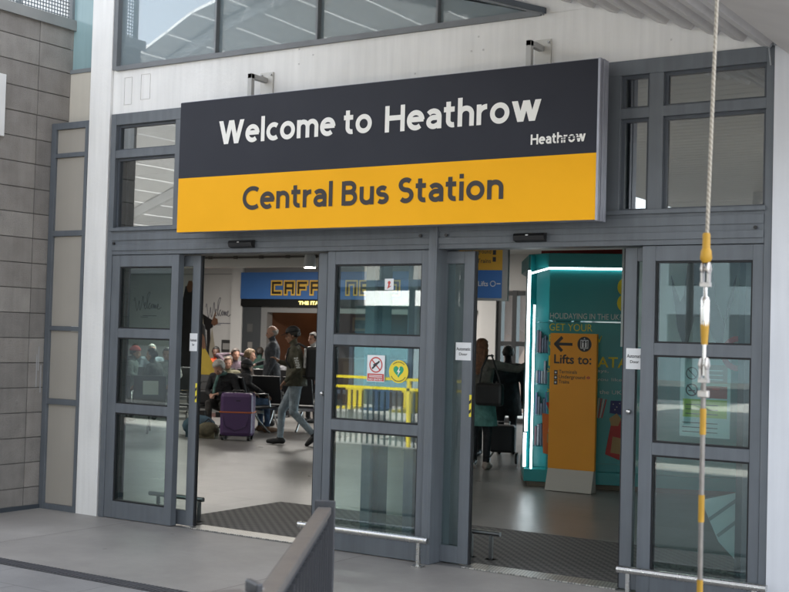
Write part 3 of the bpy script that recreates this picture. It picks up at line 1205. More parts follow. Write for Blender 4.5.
mb = MB()
mb.tube([(CX, CY, zc(258)), (CX + 0.080, CY + 0.05, 6.0)], 0.0054, 10)
att(mb.build('wire_rope', ROPE), tc_)
mb = MB()
mb.tube([(CX, CY, zc(378)), (CX, CY, 0.0)], 0.0072, 12)
att(mb.build('rod', mat('rod_steel', (0.22, 0.21, 0.20), 0.42, 0.7, 0.15, 40)), tc_)
mb = MB()
mb.lathe([(0.007, zc(345)), (0.0075, zc(340)), (0.013, zc(322)), (0.0135, zc(300)), (0.011, zc(297)), (0.006, zc(295)), (0.006, zc(282))][::1], (CX, CY, 0), 14)
mb.tube([(CX, CY, zc(375)), (CX, CY, zc(340))], 0.0055, 10)
att(mb.build('turnbuckle', STEEL), tc_)
GALV = mat('galvanised', (0.50, 0.48, 0.46), 0.36, 0.75)
for zz in (zc(272), zc(368)):
    mb = MB()
    for sx in (-1, 1):
        mb.box(CX + sx * 0.009 - 0.003, CX + sx * 0.009 + 0.003, CY - 0.010, CY + 0.010, zz - 0.030, zz + 0.022)
    mb.ell((CX + 0.009, CY, zz + 0.012), (0.006, 0.019, 0.020), 12)
    mb.ell((CX - 0.009, CY, zz + 0.012), (0.006, 0.017, 0.018), 12)
    mb.tube([(CX - 0.016, CY, zz + 0.01), (CX + 0.016, CY, zz + 0.01)], 0.006, 10)
    mb.box(CX - 0.014, CX + 0.014, CY - 0.010, CY + 0.010, zz - 0.040, zz - 0.028)
    att(mb.build('shackle', GALV), tc_)
mb = MB()
mb.box(CX - 0.015, CX + 0.015, CY - 0.011, CY + 0.011, zc(397), zc(397) + 0.02)
att(mb.build('clamp', GALV, bevel=0.003), tc_)
mb = MB()
mb.lathe([(0.0105, zc(256)), (0.0115, zc(252)), (0.011, zc(234)), (0.009, zc(232))][::1], (CX, CY, 0), 12)
mb.lathe([(0.010, zc(262)), (0.018, zc(258)), (0.016, zc(250)), (0.011, zc(247))], (CX, CY, 0), 8)
att(mb.build('yellow_tape', YTAPE), tc_)
for a, c, r in ((344, 321, 0.0130), (434, 408, 0.0088), (521, 494, 0.0086), (612, 578, 0.0086), (700, 675, 0.0105), (790, 765, 0.0105)):
    mb = MB()
    mb.lathe([(r * (0.7 if a == 344 else 1), zc(a)), (r, zc(c))], (CX, CY, 0), 12)
    att(mb.build('yellow_tape', YTAPE), tc_)
mb = MB()
mb.box(CX - 0.07, CX + 0.07, CY - 0.07, CY + 0.07, -0.003, 0.012)
att(mb.build('anchor_plate', STEELD), tc_)

# ------------------------------------------------------------------ foreground railing
RAILM = mat('rail_bronze_grey', (0.095, 0.088, 0.085), 0.36, 0.0, 0.10, 12, 0.05, 90, spec=0.8)
RAILD = mat('rail_dark', (0.035, 0.038, 0.046), 0.42, 0.1, 0.1, 10)
P0 = Vector((-2.352, -4.509, 0))
P1 = Vector((-1.655, -5.682, 0))
D = (P1 - P0).normalized()
rl_rz = math.atan2(D.y, D.x)


def railing(loc, rz, length, lb, posts):
    r_ = thing('railing', lb, 'railing', loc, rz)
    mb = MB()
    mb.box(0.02, length, -0.023, 0.023, 1.072, 1.097)
    mb.build('top_rail', RAILM, bevel=0.005).parent = r_
    mb = MB()
    mb.box(0.03, length, -0.02, 0.02, 0.12, 0.145)
    mb.box(0.03, length, -0.012, 0.012, 1.045, 1.071)
    mb.build('bottom_rail', RAILD).parent = r_
    mb = MB()
    x = 0.10
    while x < length:
        mb.box(x, x + 0.010, -0.022, 0.022, 0.145, 1.045)
        x += 0.075
    mb.build('baluster', RAILD).parent = r_
    for x in posts:
        mb = MB()
        mb.box(x - 0.008, x + 0.008, -0.034, 0.034, 0, 1.115)
        mb.box(x - 0.05, x + 0.05, -0.05, 0.05, -0.003, 0.012)
        p_ = mb.build('post', RAILD, bevel=0.004)
        p_.parent = r_
        mb = MB()
        mb.tube([(x - 0.02, 0.0, 1.085), (x - 0.008, 0.0, 1.085)], 0.014, 10)
        mb.ell((x - 0.02, 0.0, 1.085), (0.012, 0.014, 0.014), 10)
        mb.build('bolt', STEELD).parent = p_
    return r_


railing((P0.x, P0.y, 0), rl_rz, 3.2, 'dark metal balustrade with a flat bronze top rail in the foreground', (0.0, 1.6, 3.2))
railing((-1.70, -5.665, 0), R(-118), 1.8, 'second dark balustrade section just left of the foreground rail at the bottom edge', (0.0, 1.8))

# ------------------------------------------------------------------ hall interior shell
CEIL = mat('ceiling_tile', (0.50, 0.49, 0.47), 0.8, 0, 0.04, 3)
WALLW = mat('hall_wall_white', (0.66, 0.65, 0.64), 0.6, 0, 0.04, 2)
mb = MB()
mb.box(-31, 6, 0.30, 8.0, 2.95, 3.05)
mb.box(-31, 6, 8.30, 19, 3.33, 3.41)
mb.box(-31, 6, 0.29, 0.36, 2.62, 3.05)
struct('ceiling', mb, CEIL)
bk = thing('bulkhead_beam', 'white bulkhead beam crossing the hall ceiling with a dark track line', 'beam', (-12, 8.1, 2.7))
mb = MB()
mb.box(-31, -9.0, 8.0, 8.3, 2.735, 3.33)
att(mb.build('beam', mat('beam_white', (0.62, 0.61, 0.58), 0.6)), bk)
mb = MB()
mb.box(-31, -9.0, 7.97, 7.999, 2.875, 2.905)
for i in range(40):
    mb.box(-31 + i * 0.55, -30.93 + i * 0.55, 7.96, 7.999, 2.865, 2.915)
att(mb.build('track', mat('track_dark', (0.10, 0.09, 0.08), 0.6)), bk)

hw = thing('welcome_wall', 'white hall wall with handwritten style welcome lettering and printed figures', 'wall', (-22, 15, 0))
mb = MB()
mb.box(-31, -19.30, 15.0, 15.2, 0, 3.33)
mb.box(-19.30, -18.96, 14.86, 15.2, 0, 3.33)
att(mb.build('wall', WALLW), hw)
mb = MB()
mb.box(-31, -19.30, 14.985, 14.999, 3.03, 3.05)
mb.box(-19.315, -19.301, 14.93, 14.999, 0.0, 3.33)
att(mb.build('panel_joint', mat('joint_grey', (0.35, 0.35, 0.35), 0.7)), hw)


def script_welcome(mb, x, z, w_, h, y):
    pts = [(0, .55), (.03, .72), (.06, .5), (.10, .12), (.13, .02), (.17, .3), (.20, .55), (.22, .2), (.25, .05), (.30, .4), (.34, .8), (.37, .45),
           (.40, .28), (.44, .32), (.45, .42), (.42, .45), (.40, .3), (.43, .12), (.48, .2), (.54, .7), (.60, .98), (.56, 1.02), (.50, .8), (.50, .3), (.53, .12),
           (.57, .3), (.62, .42), (.58, .36), (.57, .18), (.62, .12), (.66, .3), (.70, .38), (.67, .25), (.69, .14), (.73, .3), (.75, .36), (.755, .14),
           (.79, .35), (.80, .14), (.84, .34), (.85, .14), (.89, .22), (.93, .34), (.90, .36), (.89, .2), (.93, .10), (1.0, .17), (1.04, .2)]
    P = [(x + p[0] * w_, z + p[1] * h) for p in pts]
    # catmull-rom smoothing
    out = []
    for i in range(len(P) - 1):
        p0, p1, p2, p3 = P[max(i - 1, 0)], P[i], P[i + 1], P[min(i + 2, len(P) - 1)]
        for k in range(5):
            t = k / 5
            out.append(tuple(0.5 * (2 * p1[j] + (p2[j] - p0[j]) * t + (2 * p0[j] - 5 * p1[j] + 4 * p2[j] - p3[j]) * t * t + (-p0[j] + 3 * p1[j] - 3 * p2[j] + p3[j]) * t ** 3) for j in (0, 1)))
    stroke(mb, out, 0.014, y)


INK = mat('wall_ink', (0.05, 0.05, 0.10), 0.6)
for (x, z, w_, h) in ((-20.22, 1.97, 0.78, 0.48), (-22.65, 2.12, 0.92, 0.46)):
    mb = MB()
    script_welcome(mb, x, z, w_, h, 14.997)
    rect(mb, x + .32, x + .80, z - .13, z - .115, 14.997)
    rect(mb, x + .25, x + .50, z - .165, z - .152, 14.997)
    att(mb.build('lettering', INK), hw)

# printed mural figures (flat prints on the wall)
PD = mat('print_dark', (0.018, 0.016, 0.017), 0.6, 0, .3, 3)
PC = mat('print_cream', (0.42, 0.38, 0.30), 0.6, 0, .15, 4)
PS = mat('print_skin', (0.20, 0.10, 0.06), 0.6)
PY = mat('print_yellow', (0.62, 0.44, 0.06), 0.6, 0, .15, 4)
mu = thing('wall_mural', 'wall print of a greeting figure in a dark coat with cream cape and pointing hand', 'mural', (-20.4, 14.99, 0.2))
mb = MB()
poly(mb, [(-21.0, 2.3), (-20.9, 2.75), (-20.62, 2.72), (-20.38, 2.38), (-20.30, 1.9), (-20.22, 1.2), (-20.05, 0.6), (-19.95, 0.2), (-21.0, 0.2)], 14.990)
poly(mb, [(-20.36, 2.10), (-20.12, 1.98), (-19.98, 1.92), (-19.96, 1.75), (-20.15, 1.66), (-20.32, 1.8)], 14.988)
poly(mb, [(-20.16, 1.8), (-20.05, 1.75), (-19.96, 0.7), (-19.9, 0.2), (-20.02, 0.2), (-20.12, 0.9)], 14.987)
att(mb.build('dark_print', PD), mu)
mb = MB()
poly(mb, [(-20.48, 2.6), (-20.36, 2.35), (-20.22, 1.6), (-20.14, 0.9), (-20.22, 0.5), (-20.32, 1.0), (-20.42, 1.7)], 14.986)
poly(mb, [(-19.99, 1.75), (-19.86, 1.2), (-19.90, 0.8), (-20.02, 0.45), (-20.06, 1.2)], 14.986)
att(mb.build('cream_print', PC), mu)
mb = MB()
poly(mb, [(-19.97, 1.96), (-19.90, 2.12), (-19.87, 2.10), (-19.90, 1.98), (-19.82, 1.95), (-19.80, 1.84), (-19.92, 1.78), (-20.02, 1.84)], 14.985)
att(mb.build('hand_print', PS), mu)
mb = MB()
poly(mb, [(-20.86, 2.72), (-20.80, 2.88), (-20.68, 2.88), (-20.62, 2.72), (-20.70, 2.6), (-20.8, 2.6)], 14.985)
poly(mb, [(-20.46, 1.30), (-20.40, 1.0), (-20.36, 0.7), (-20.44, 0.72), (-20.50, 1.05)], 14.985)
att(mb.build('skin_print', PS), mu)
mb = MB()
mb.box(-19.66, -19.31, 14.975, 14.999, 1.16, 1.45)
np_ = tag(mb.build('wall_plaque', mat('plaque_dark', (0.05, 0.05, 0.05), 0.5)), 'small dark framed plaque on the white welcome wall', 'plaque')
mb = MB()
rect(mb, -19.62, -19.35, 1.22, 1.37, 14.973)
mb.build('plate', mat('plaque_grey', (0.35, 0.34, 0.33), 0.5)).parent = np_
# printed post with hands near the left doorway (dark coat edge and yellow cloth)
mu2 = thing('mural_post', 'free standing printed panel of a dark coated figure with a bright yellow cloth', 'display panel', (-13.6, 7.95, 0))
mb = MB()
mb.prism([(-14.25, 0.02), (-13.92, 0.02), (-13.94, 0.9), (-13.93, 1.30), (-14.0, 1.75), (-14.25, 1.9)], 7.96, 7.99, axis='y')
att(mb.build('panel', PD), mu2)
mb = MB()
poly(mb, [(-14.05, 1.42), (-13.98, 1.40), (-13.78, 1.14), (-13.55, 0.96), (-13.60, 0.90), (-13.78, 0.84), (-14.08, 0.66)], 7.955)
att(mb.build('yellow_print', PY), mu2)
mb = MB()
poly(mb, [(-14.03, 1.62), (-13.97, 1.55), (-13.93, 1.36), (-14.0, 1.34), (-14.06, 1.45)], 7.954)
att(mb.build('skin_print', PS), mu2)

# ------------------------------------------------------------------ cafe shopfront
cf = thing('cafe_shopfront', 'blue fascia cafe shopfront with gold outlined pixel lettering and a warm brown interior', 'cafe', (-17, 14.9, 0))
mb = MB()
mb.box(-18.95, -12.6, 14.78, 15.2, 2.44, 3.065)
att(mb.build('fascia', mat('fascia_blue', (0.055, 0.16, 0.42), 0.45, 0, 0.05, 2)), cf)
mb = MB()
mb.box(-18.95, -12.6, 14.80, 15.2, 2.27, 2.439)
att(mb.build('fascia_strip', mat('strip_black', (0.01, 0.01, 0.01), 0.4)), cf)
mb = MB()
mb.box(-18.95, -12.6, 14.9, 15.2, 3.066, 3.33)
att(mb.build('header', mat('header_grey', (0.3, 0.29, 0.28), 0.7)), cf)
GOLD = mat('letter_gold', (0.80, 0.50, 0.08), 0.4)
LB = mat('letter_brown', (0.03, 0.018, 0.010), 0.5)
GL = {'C': [((1, 1), (0, 1)), ((0, 1), (0, 0)), ((0, 0), (1, 0))], 'A': [((0, 0), (0, 1)), ((0, 1), (1, 1)), ((1, 1), (1, 0)), ((0, .45), (1, .45))],
      'F': [((0, 0), (0, 1)), ((0, 1), (1, 1)), ((0, .5), (.8, .5))], 'E': [((1, 1), (0, 1)), ((0, 1), (0, 0)), ((0, 0), (1, 0)), ((0, .5), (.8, .5))],
      'N': [((0, 0), (0, 1)), ((0, 1), (1, 1)), ((1, 1), (1, 0))], 'R': [((0, 0), (0, 1)), ((0, 1), (1, 1)), ((1, 1), (1, .5)), ((1, .5), (0, .5)), ((.6, .5), (1, 0))],
      'O': [((0, 0), (0, 1)), ((0, 1), (1, 1)), ((1, 1), (1, 0)), ((1, 0), (0, 0))]}
x = -17.96
for ch in 'CAFFE NERO':
    if ch == ' ':
        x += 0.25
        continue
    mg, md = MB(), MB()
    for a, c in GL[ch]:
        for q, wd, y in ((mg, 0.125, 14.765), (md, 0.055, 14.760)):
            h_ = wd / 2
            xa, xb = sorted((x + a[0] * 0.215, x + c[0] * 0.215))
            za, zb = sorted((2.585 + a[1] * 0.23, 2.585 + c[1] * 0.23))
            if ch == 'R' and a[0] == .6:
                stroke(q, [(x + a[0] * .215, 2.585 + a[1] * .23), (x + c[0] * .215, 2.585 + c[1] * .23)], wd, y)
            else:
                rect(q, xa - h_, xb + h_, za - h_, zb + h_, y - 0.0006 * GL[ch].index((a, c)))
    o_ = att(mg.build('letter', GOLD), cf)
    md.build('inlay', LB).parent = o_
    x += 0.375
mb = MB()
text(mb, 'THE ITALIAN', -17.22, -16.3, 2.315, 2.395, 14.79, bold=0.03)
att(mb.build('lettering', emis('letters_lit_yellow', (0.95, 0.75, 0.15), 0.5)), cf)
mb = MB()
mb.box(-18.95, -18.40, 14.88, 15.2, 0, 2.27)
att(mb.build('pilaster', mat('pilaster_grey', (0.055, 0.06, 0.065), 0.5)), cf)
mb = MB()
mb.box(-18.40, -18.22, 14.90, 15.1, 0, 2.27)
mb.box(-18.22, -12.6, 14.90, 15.1, 2.13, 2.27)
att(mb.build('door_frame', mat('shop_frame_grey', (0.30, 0.30, 0.30), 0.4, 0.3)), cf)
mb = MB()
mb.box(-18.78, -18.62, 14.86, 14.879, 1.66, 1.85)
att(mb.build('switch_plate', mat('plate_dark', (0.10, 0.10, 0.10), 0.5)), cf)
mb = MB()
mb.box(-18.75, -18.62, 14.86, 14.879, 1.28, 1.42)
att(mb.build('switch_plate', mat('plate_mix', (0.22, 0.21, 0.20), 0.5)), cf)
BRN = mat('cafe_wall_brown', (0.13, 0.058, 0.032), 0.7, 0, 0.25, 1.5)
mb = MB()
mb.box(-22.0, -12.6, 18.0, 18.1, 0, 3.2)
mb.box(-12.7, -12.6, 15.2, 18.0, 0, 3.2)
mb.box(-18.5, -18.41, 15.2, 18.0, 0, 3.2)
att(mb.build('back_wall', BRN), cf)
for (x0, x1, z0, z1) in ((-19.85, -19.4, 1.80, 2.13), (-18.95, -18.6, 1.62, 2.0), (-17.9, -17.4, 1.75, 2.1)):
    mb = MB()
    mb.box(x0, x1, 17.96, 17.999, z0, z1)
    f_ = att(mb.build('picture_frame', mat('frame_gilt', (0.30, 0.19, 0.08), 0.5)), cf)
    mb = MB()
    rect(mb, x0 + .07, x1 - .07, z0 + .07, z1 - .07, 17.955)
    mb.build('picture', mat('picture_sepia', (0.10, 0.09, 0.07), 0.6, 0, 0.6, 9)).parent = f_
mb = MB()
mb.box(-16.9, -13.0, 16.2, 16.9, 0.0, 1.05)
mb.box(-16.95, -12.95, 16.15, 16.95, 1.051, 1.10)
att(mb.build('counter', mat('counter_wood', (0.12, 0.06, 0.03), 0.5)), cf)
mb = MB()
for i in range(4):
    mb.box(-19.6 + i * 1.6, -19.3 + i * 1.6, 16.9, 17.2, 3.16, 3.19)
att(mb.build('ceiling_lamp', emis('warm_lamp', (1.0, 0.66, 0.36), 2.2)), cf)

# windows of the far side of the hall (right of the cafe)
fw = thing('far_window_wall', 'far hall wall with tall bright windows in dark frames beyond the kiosk', 'window wall', (-10, 14, 0))
FWW = mat('far_frame', (0.035, 0.038, 0.042), 0.5)
mb = MB()
mb.box(-12.59, -11.95, 14.0, 14.15, 0, 3.33)
mb.box(-11.95, -11.62, 13.93, 14.15, 0, 3.33)
mb.box(-11.62, 6.0, 14.0, 14.15, 2.62, 3.33)
mb.box(-9.0, 6.0, 14.0, 14.15, 0, 0.5)
mb.box(-12.6, -12.45, 14.15, 15.0, 0, 3.33)
att(mb.build('wall', WALLW), fw)
mb = MB()
for x in [-11.62, -11.28, -10.78, -9.9, -9.0, -7.6, -6.2, -4.8, -3.4, -2.0, -0.6, 0.8, 2.2, 3.6, 5.0]:
    mb.box(x, x + 0.10, 13.98, 14.12, 0, 2.62)
for z in (0.0, 1.52, 2.52):
    mb.box(-11.52, 6, 13.985, 14.11, z, z + 0.09)
att(mb.build('window_frame', FWW), fw)
mb = MB()
mb.box(-11.6, 6, 14.04, 14.05, 0.05, 2.6)
att(mb.build('pane', glass('far_glass', (0.8, 0.9, 0.95), 0.03, 1)), fw)
mu3 = thing('pillar_print', 'dark narrow print of raised arms on the white wall beyond the open right doorway', 'mural', (-12.3, 13.98, 0.4))
mb = MB()
poly(mb, [(-12.42, 0.5), (-12.42, 2.0), (-12.38, 2.22), (-12.28, 2.22), (-12.26, 1.95), (-12.12, 2.25), (-12.06, 2.2), (-12.16, 1.8), (-12.18, 0.5)], 13.985)
att(mb.build('dark_print', PD), mu3)
mb = MB()
poly(mb, [(-12.35, 2.22), (-12.36, 2.40), (-12.30, 2.42), (-12.27, 2.22)], 13.984)
att(mb.build('skin_print', PS), mu3)

# ceiling spotlight seen in the left doorway; unseen copies added to brighten the hall
def spot(x, y, z, lb, hide=False):
    s_ = thing('ceiling_spotlight', lb, 'spotlight', (x, y, z), group='ceiling spotlights in the hall')
    mb = MB()
    mb.lathe([(0.085, -0.16), (0.09, -0.15), (0.075, 0.0), (0.05, 0.03), (0.02, 0.04)], (x, y, z), 16)
    mb.tube([(x, y, z + 0.03), (x, y, z + 0.26)], 0.012, 8)
    att(mb.build('lamp_body', mat('lamp_white', (0.6, 0.6, 0.62), 0.4)), s_)
    mb = MB()
    mb.lathe([(0.078, -0.168), (0.078, -0.161)], (x, y, z), 16)
    att(mb.build('lens', emis('lamp_lens', (1.0, 0.93, 0.80), 14.0)), s_)


spot(-10.33, 6.0, 2.74, 'lit white ceiling spotlight hanging near the top of the left doorway')
spot(-13.2, 3.2, 2.80, 'added fill spotlight over the left end of the hall')
spot(-16.6, 6.2, 2.80, 'added fill spotlight nearest the welcome wall')
spot(-8.2, 2.4, 2.80, 'added fill spotlight just inside the left doorway')
for (x, y, z, sx, sy, e) in ((-15.5, 11.5, 3.31, 6.0, 1.0, 22), (-15.5, 5.0, 2.94, 6.0, 0.6, 12), (-9.0, 10.0, 3.31, 3.0, 0.8, 5)):  # unseen glowing panels added to lift the hall brightness
    s_ = thing('fill_light_panel', {-15.5: 'added fill light panel over the seating', -9.0: 'added fill light panel near the far windows'}[x] + (' behind the bulkhead' if y > 8.3 and x < -10 else ' in front of the bulkhead' if x < -10 else ''),
               'fill light', (x, y, z), group='added fill light panels')
    mb = MB()
    mb.box(x - sx / 2, x + sx / 2, y - sy / 2, y + sy / 2, z - 0.03, z - 0.001)
    att(mb.build('housing', WHITE2), s_)
    mb = MB()
    mb._add([(x - sx / 2 + .03, y - sy / 2 + .03, z - 0.033), (x - sx / 2 + .03, y + sy / 2 - .03, z - 0.033), (x + sx / 2 - .03, y + sy / 2 - .03, z - 0.033), (x + sx / 2 - .03, y - sy / 2 + .03, z - 0.033)], [(0, 1, 2, 3)])
    att(mb.build('diffuser', emis('diffuser_%d' % e, (1.0, 0.95, 0.88), e * 0.17)), s_)

# ------------------------------------------------------------------ teal kiosk
KA = Vector((-6.28, 4.81, 0))
ks = thing('phone_kiosk', 'teal advertising kiosk with white light strips and yellow offer text behind the right doorway', 'kiosk', KA, R(20))
TEAL = mat('kiosk_teal', (0.016, 0.28, 0.29), 0.35, 0, 0.06, 2, spec=0.5)
TEALL = mat('kiosk_teal_dark', (0.010, 0.085, 0.095), 0.4)
LED = emis('led_white', (0.86, 0.95, 1.0), 1.1)


def kid(mb, name, m, root=None, **k):
    o = mb.build(name, m, **k)
    o.parent = root or ks
    return o


mb = MB()
fp = [(0.20, 0.0), (3.0, 0.0), (3.0, 1.9), (-0.30, 2.6), (-0.26, 1.62), (-0.02, 0.02), (0.03, 0.22), (0.20, 0.22)]
mb.prism(fp, 0.20, 2.62)
kid(mb, 'body', TEAL, bevel=0.004)
mb = MB()
mb.prism([(-0.04, -0.03), (3.02, -0.03), (3.02, 1.93), (-0.34, 2.62), (-0.28, 1.6)], 0.06, 0.199)
kid(mb, 'plinth', TEAL, bevel=0.004)
mb = MB()
mb.prism([(0.0, 0.02), (3.0, 0.02), (3.0, 1.9), (-0.28, 2.5), (-0.22, 1.6)], 0.0, 0.059)
kid(mb, 'kick_plate', mat('kiosk_kick', (0.16, 0.13, 0.09), 0.6))
mb = MB()
mb.prism([(0.19, -0.02), (3.02, -0.02), (3.02, 1.93), (-0.34, 2.62), (-0.32, 1.6), (-0.07, 0.25)], 2.48, 2.64)
kid(mb, 'canopy_band', mat('kiosk_band', (0.022, 0.26, 0.26), 0.4), bevel=0.004)
mb = MB()
mb.tube([(0.20, -0.012, 2.47), (3.0, -0.012, 2.47)], 0.012, 8)
mb.tube([(-0.035, -0.005, 2.40), (0.20, -0.012, 2.47)], 0.010, 8)
mb.box(-0.045, -0.015, -0.012, 0.012, 0.62, 2.44)
mb.box(0.025, 0.045, -0.008, 0.012, 0.20, 2.05)
mb.box(-0.055, -0.025, -0.014, 0.01, 0.22, 0.60)
kid(mb, 'light_strip', LED)
mb = MB()
for z in (0.45, 0.8, 1.15, 1.5, 1.85):
    mb.box(0.05, 0.199, 0.02, 0.215, z, z + 0.012)
mb.box(0.20, 1.08, -0.022, -0.001, 1.865, 1.880)
kid(mb, 'shelf', glass('shelf_glass', (0.75, 0.9, 0.92), 0.15, 1.0))
pk = [mat('pack_white', (0.14, 0.15, 0.17), .5), mat('pack_dark', (0.04, 0.05, 0.07), .5), mat('pack_pink', (0.07, 0.035, 0.05), .5), mat('pack_blue', (0.04, 0.06, 0.12), .5)]
r2 = random.Random(5)
mb = MB()
for z in (0.462, 0.812, 1.162, 1.512):
    for x in (0.055, 0.085, 0.115, 0.145, 0.172):
        mb.box(x, x + 0.022, 0.10, 0.20, z, z + r2.uniform(0.12, 0.26), r2.randrange(4))
kid(mb, 'shelf_goods', pk)
KY = mat('kiosk_yellow', (0.75, 0.66, 0.02), 0.5)
KW = mat('kiosk_white', (0.6, 0.68, 0.68), 0.5)
TY = -0.003
for (s_, a, c, d, e) in (('HOLIDAYING IN THE UK?', 0.215, 1.005, 1.900, 1.965), ('Lasts for 30 days,', 0.27, 0.88, 1.30, 1.345), ('or until such you like', 0.27, 1.03, 1.205, 1.25),
                         ('200 minutes in the UK', 0.27, 1.03, 1.07, 1.115), ('and Europe', 0.27, 0.62, 0.98, 1.02)):
    mb = MB()
    text(mb, s_, a, c, d, e, TY, bold=0.004)
    kid(mb, 'white_lettering', KW)
for (s_, a, c, d, e, bo) in (('GET YOUR', 0.21, 0.69, 1.765, 1.845, -.004), ('EE SIM NOW', 0.21, 0.80, 1.640, 1.720, -.004), ('WITH', 0.21, 0.47, 1.520, 1.60, -.004),
                             ('10GB DATA', 0.21, 1.10, 1.365, 1.485, .012), ('>', 0.20, 0.235, 1.29, 1.34, .01), ('>', 0.20, 0.235, 1.065, 1.11, .01)):
    mb = MB()
    text(mb, s_, a, c, d, e, TY, bold=bo)
    kid(mb, 'yellow_lettering', KY)
mb = MB()
for (dx, dz) in ((1.07, 2.27), (1.07, 2.09), (1.30, 2.33), (1.32, 2.18), (1.30, 2.03)):
    disc(mb, dx, dz, -0.004, 0.112)
mb.box(1.34, 1.62, -0.004, -0.002, 1.99, 2.37)
kid(mb, 'logo', KY)
mb = MB()
for x in (1.12, 1.37):
    for z in (2.07, 2.17, 2.27):
        rect(mb, x, x + 0.15, z, z + 0.028, -0.0065)
    rect(mb, x, x + 0.03, 2.07, 2.29, -0.0062)
kid(mb, 'logo_letter', TEAL)
mb = MB()
mb.box(-0.05, -0.03, 0.3, 0.34, 1.2, 1.75)
kid(mb, 'yellow_edge', KY)
# printed gift tags and bags stuck on the front
TAGM = [mat('tag_orange', (0.55, 0.13, 0.01), .5), mat('tag_white', (0.5, 0.5, 0.48), .5), mat('tag_tan', (0.40, 0.26, 0.10), .5), mat('tag_red', (0.42, 0.02, 0.015), .5), mat('tag_navy', (0.015, 0.02, 0.14), .5)]
mb = MB()
poly(mb, [(0.17, 0.38), (0.36, 0.34), (0.37, 0.80), (0.15, 0.83)], TY, 0)
poly(mb, [(0.22, 0.62), (0.33, 0.62), (0.33, 0.83), (0.24, 0.84)], TY - .001, 1)
poly(mb, [(0.21, 0.50), (0.33, 0.48), (0.33, 0.60), (0.21, 0.60)], TY - .0015, 2)
poly(mb, [(0.19, 0.95), (0.34, 0.99), (0.36, 0.85), (0.24, 0.83)], TY - .001, 3)
kid(mb, 'printed_parcel', TAGM)
mb = MB()
poly(mb, [(0.86, 0.40), (1.02, 0.34), (1.06, 0.78), (0.93, 0.80)], TY, 3)
poly(mb, [(0.92, 0.42), (1.06, 0.40), (1.05, 0.58), (0.94, 0.60)], TY - .001, 2)
kid(mb, 'printed_parcel', TAGM)
mb = MB()
poly(mb, [(0.91, 1.00), (1.05, 1.00), (1.05, 0.84), (0.90, 0.86)], TY, 4)
poly(mb, [(0.90, 0.80), (0.98, 0.86), (1.03, 0.80), (1.0, 0.72), (0.92, 0.72)], TY - .001, 2)
for (a, c) in ((0.94, 0.96), (0.98, 0.93), (1.01, 0.97), (0.96, 0.90)):
    disc(mb, a, c, TY - .001, 0.007, 1, 6)
kid(mb, 'printed_star_flag', TAGM)
mb = MB()
for i in range(5):
    poly(mb, [(0.75 + i * 0.026, 1.03 - i * .005), (0.764 + i * 0.026, 1.03 - i * .005), (0.750 + i * 0.018, 0.80), (0.738 + i * 0.018, 0.80)], TY, 3 if i % 2 == 0 else 1)
kid(mb, 'printed_stripes', TAGM)
mb = MB()
mb.box(0.205, 2.98, -0.006, -0.001, 0.285, 0.297)
kid(mb, 'trim_line', mat('trim_teal', (0.05, 0.30, 0.30), .4))
# red edged box lying on top, seen above the band
mb = MB()
mb.box(-7.0, -5.2, 6.5, 6.9, 2.66, 2.80)
tag(mb.build('overhead_sign', mat('sign_red', (0.40, 0.03, 0.02), 0.5)), 'red edged sign bar above the teal kiosk', 'sign')

# ------------------------------------------------------------------ orange lift totem
tt = thing('lift_totem', 'orange free standing lifts sign with a left arrow in front of the teal kiosk', 'sign', (-5.70, 4.72, 0), R(2))
ORG = mat('totem_orange', (0.80, 0.33, 0.022), 0.5, 0, 0.04, 2)
mb = MB()
mb.box(-0.275, 0.275, -0.022, 0.022, 0.24, 1.735)
mb.build('board', ORG, bevel=0.002).parent = tt
mb = MB()
mb.prism([(-0.024, 0.239), (-0.10, 0.004), (-0.02, 0.004), (0.05, 0.004), (0.024, 0.239)], -0.272, 0.272, axis='x')
mb.build('base', mat('totem_base', (0.50, 0.48, 0.44), 0.5), bevel=0.002).parent = tt
mb = MB()
q = -0.0235
stroke(mb, [(-0.215, 1.615), (-0.02, 1.615)], 0.032, q)
stroke(mb, [(-0.14, 1.685), (-0.212, 1.615), (-0.14, 1.545)], 0.036, q - .0003)
disc(mb, 0.13, 1.62, q, 0.083)
text(mb, 'Lifts to:', -0.225, 0.215, 1.400, 1.500, q, bold=0.02, capbox='L')
for k, s_ in enumerate(('Terminals', 'Underground', 'Trains')):
    x1 = (-0.165 + 0.215, -0.165 + 0.31, -0.165 + 0.125)[k]
    text(mb, s_, -0.165, x1, 1.292 - k * 0.055, 1.330 - k * 0.055, q, bold=0.008, capbox='T')
for k in range(3):
    rect(mb, -0.222, -0.180, 1.275 - k * 0.055, 1.325 - k * 0.055, q)
mb.build('black_print', STK).parent = tt
mb = MB()
q = -0.0255
for a in ((0.085, 0.175, 1.573, 1.580), (0.085, 0.175, 1.660, 1.667), (0.085, 0.091, 1.573, 1.667), (0.169, 0.175, 1.573, 1.667)):
    rect(mb, a[0], a[1], a[2], a[3], q)
for x in (0.112, 0.147):
    disc(mb, x, 1.648, q, 0.008, n=8)
    rect(mb, x - .009, x + .009, 1.586, 1.636, q)
poly(mb, [(0.12, 1.675), (0.13, 1.69), (0.14, 1.675)], q)
poly(mb, [(0.12, 1.565), (0.13, 1.55), (0.14, 1.565)], q)
for k in range(3):
    rect(mb, -0.212, -0.192, 1.290 - k * 0.055, 1.310 - k * 0.055, q)
mb.build('white_print', STW).parent = tt
mb = MB()
disc(mb, 0.185, 1.255, q, 0.016, r_in=0.010, n=14)
rect(mb, 0.162, 0.208, 1.251, 1.259, q - .001)
mb.build('roundel', mat('roundel_red', (0.4, 0.03, 0.05), .5)).parent = tt

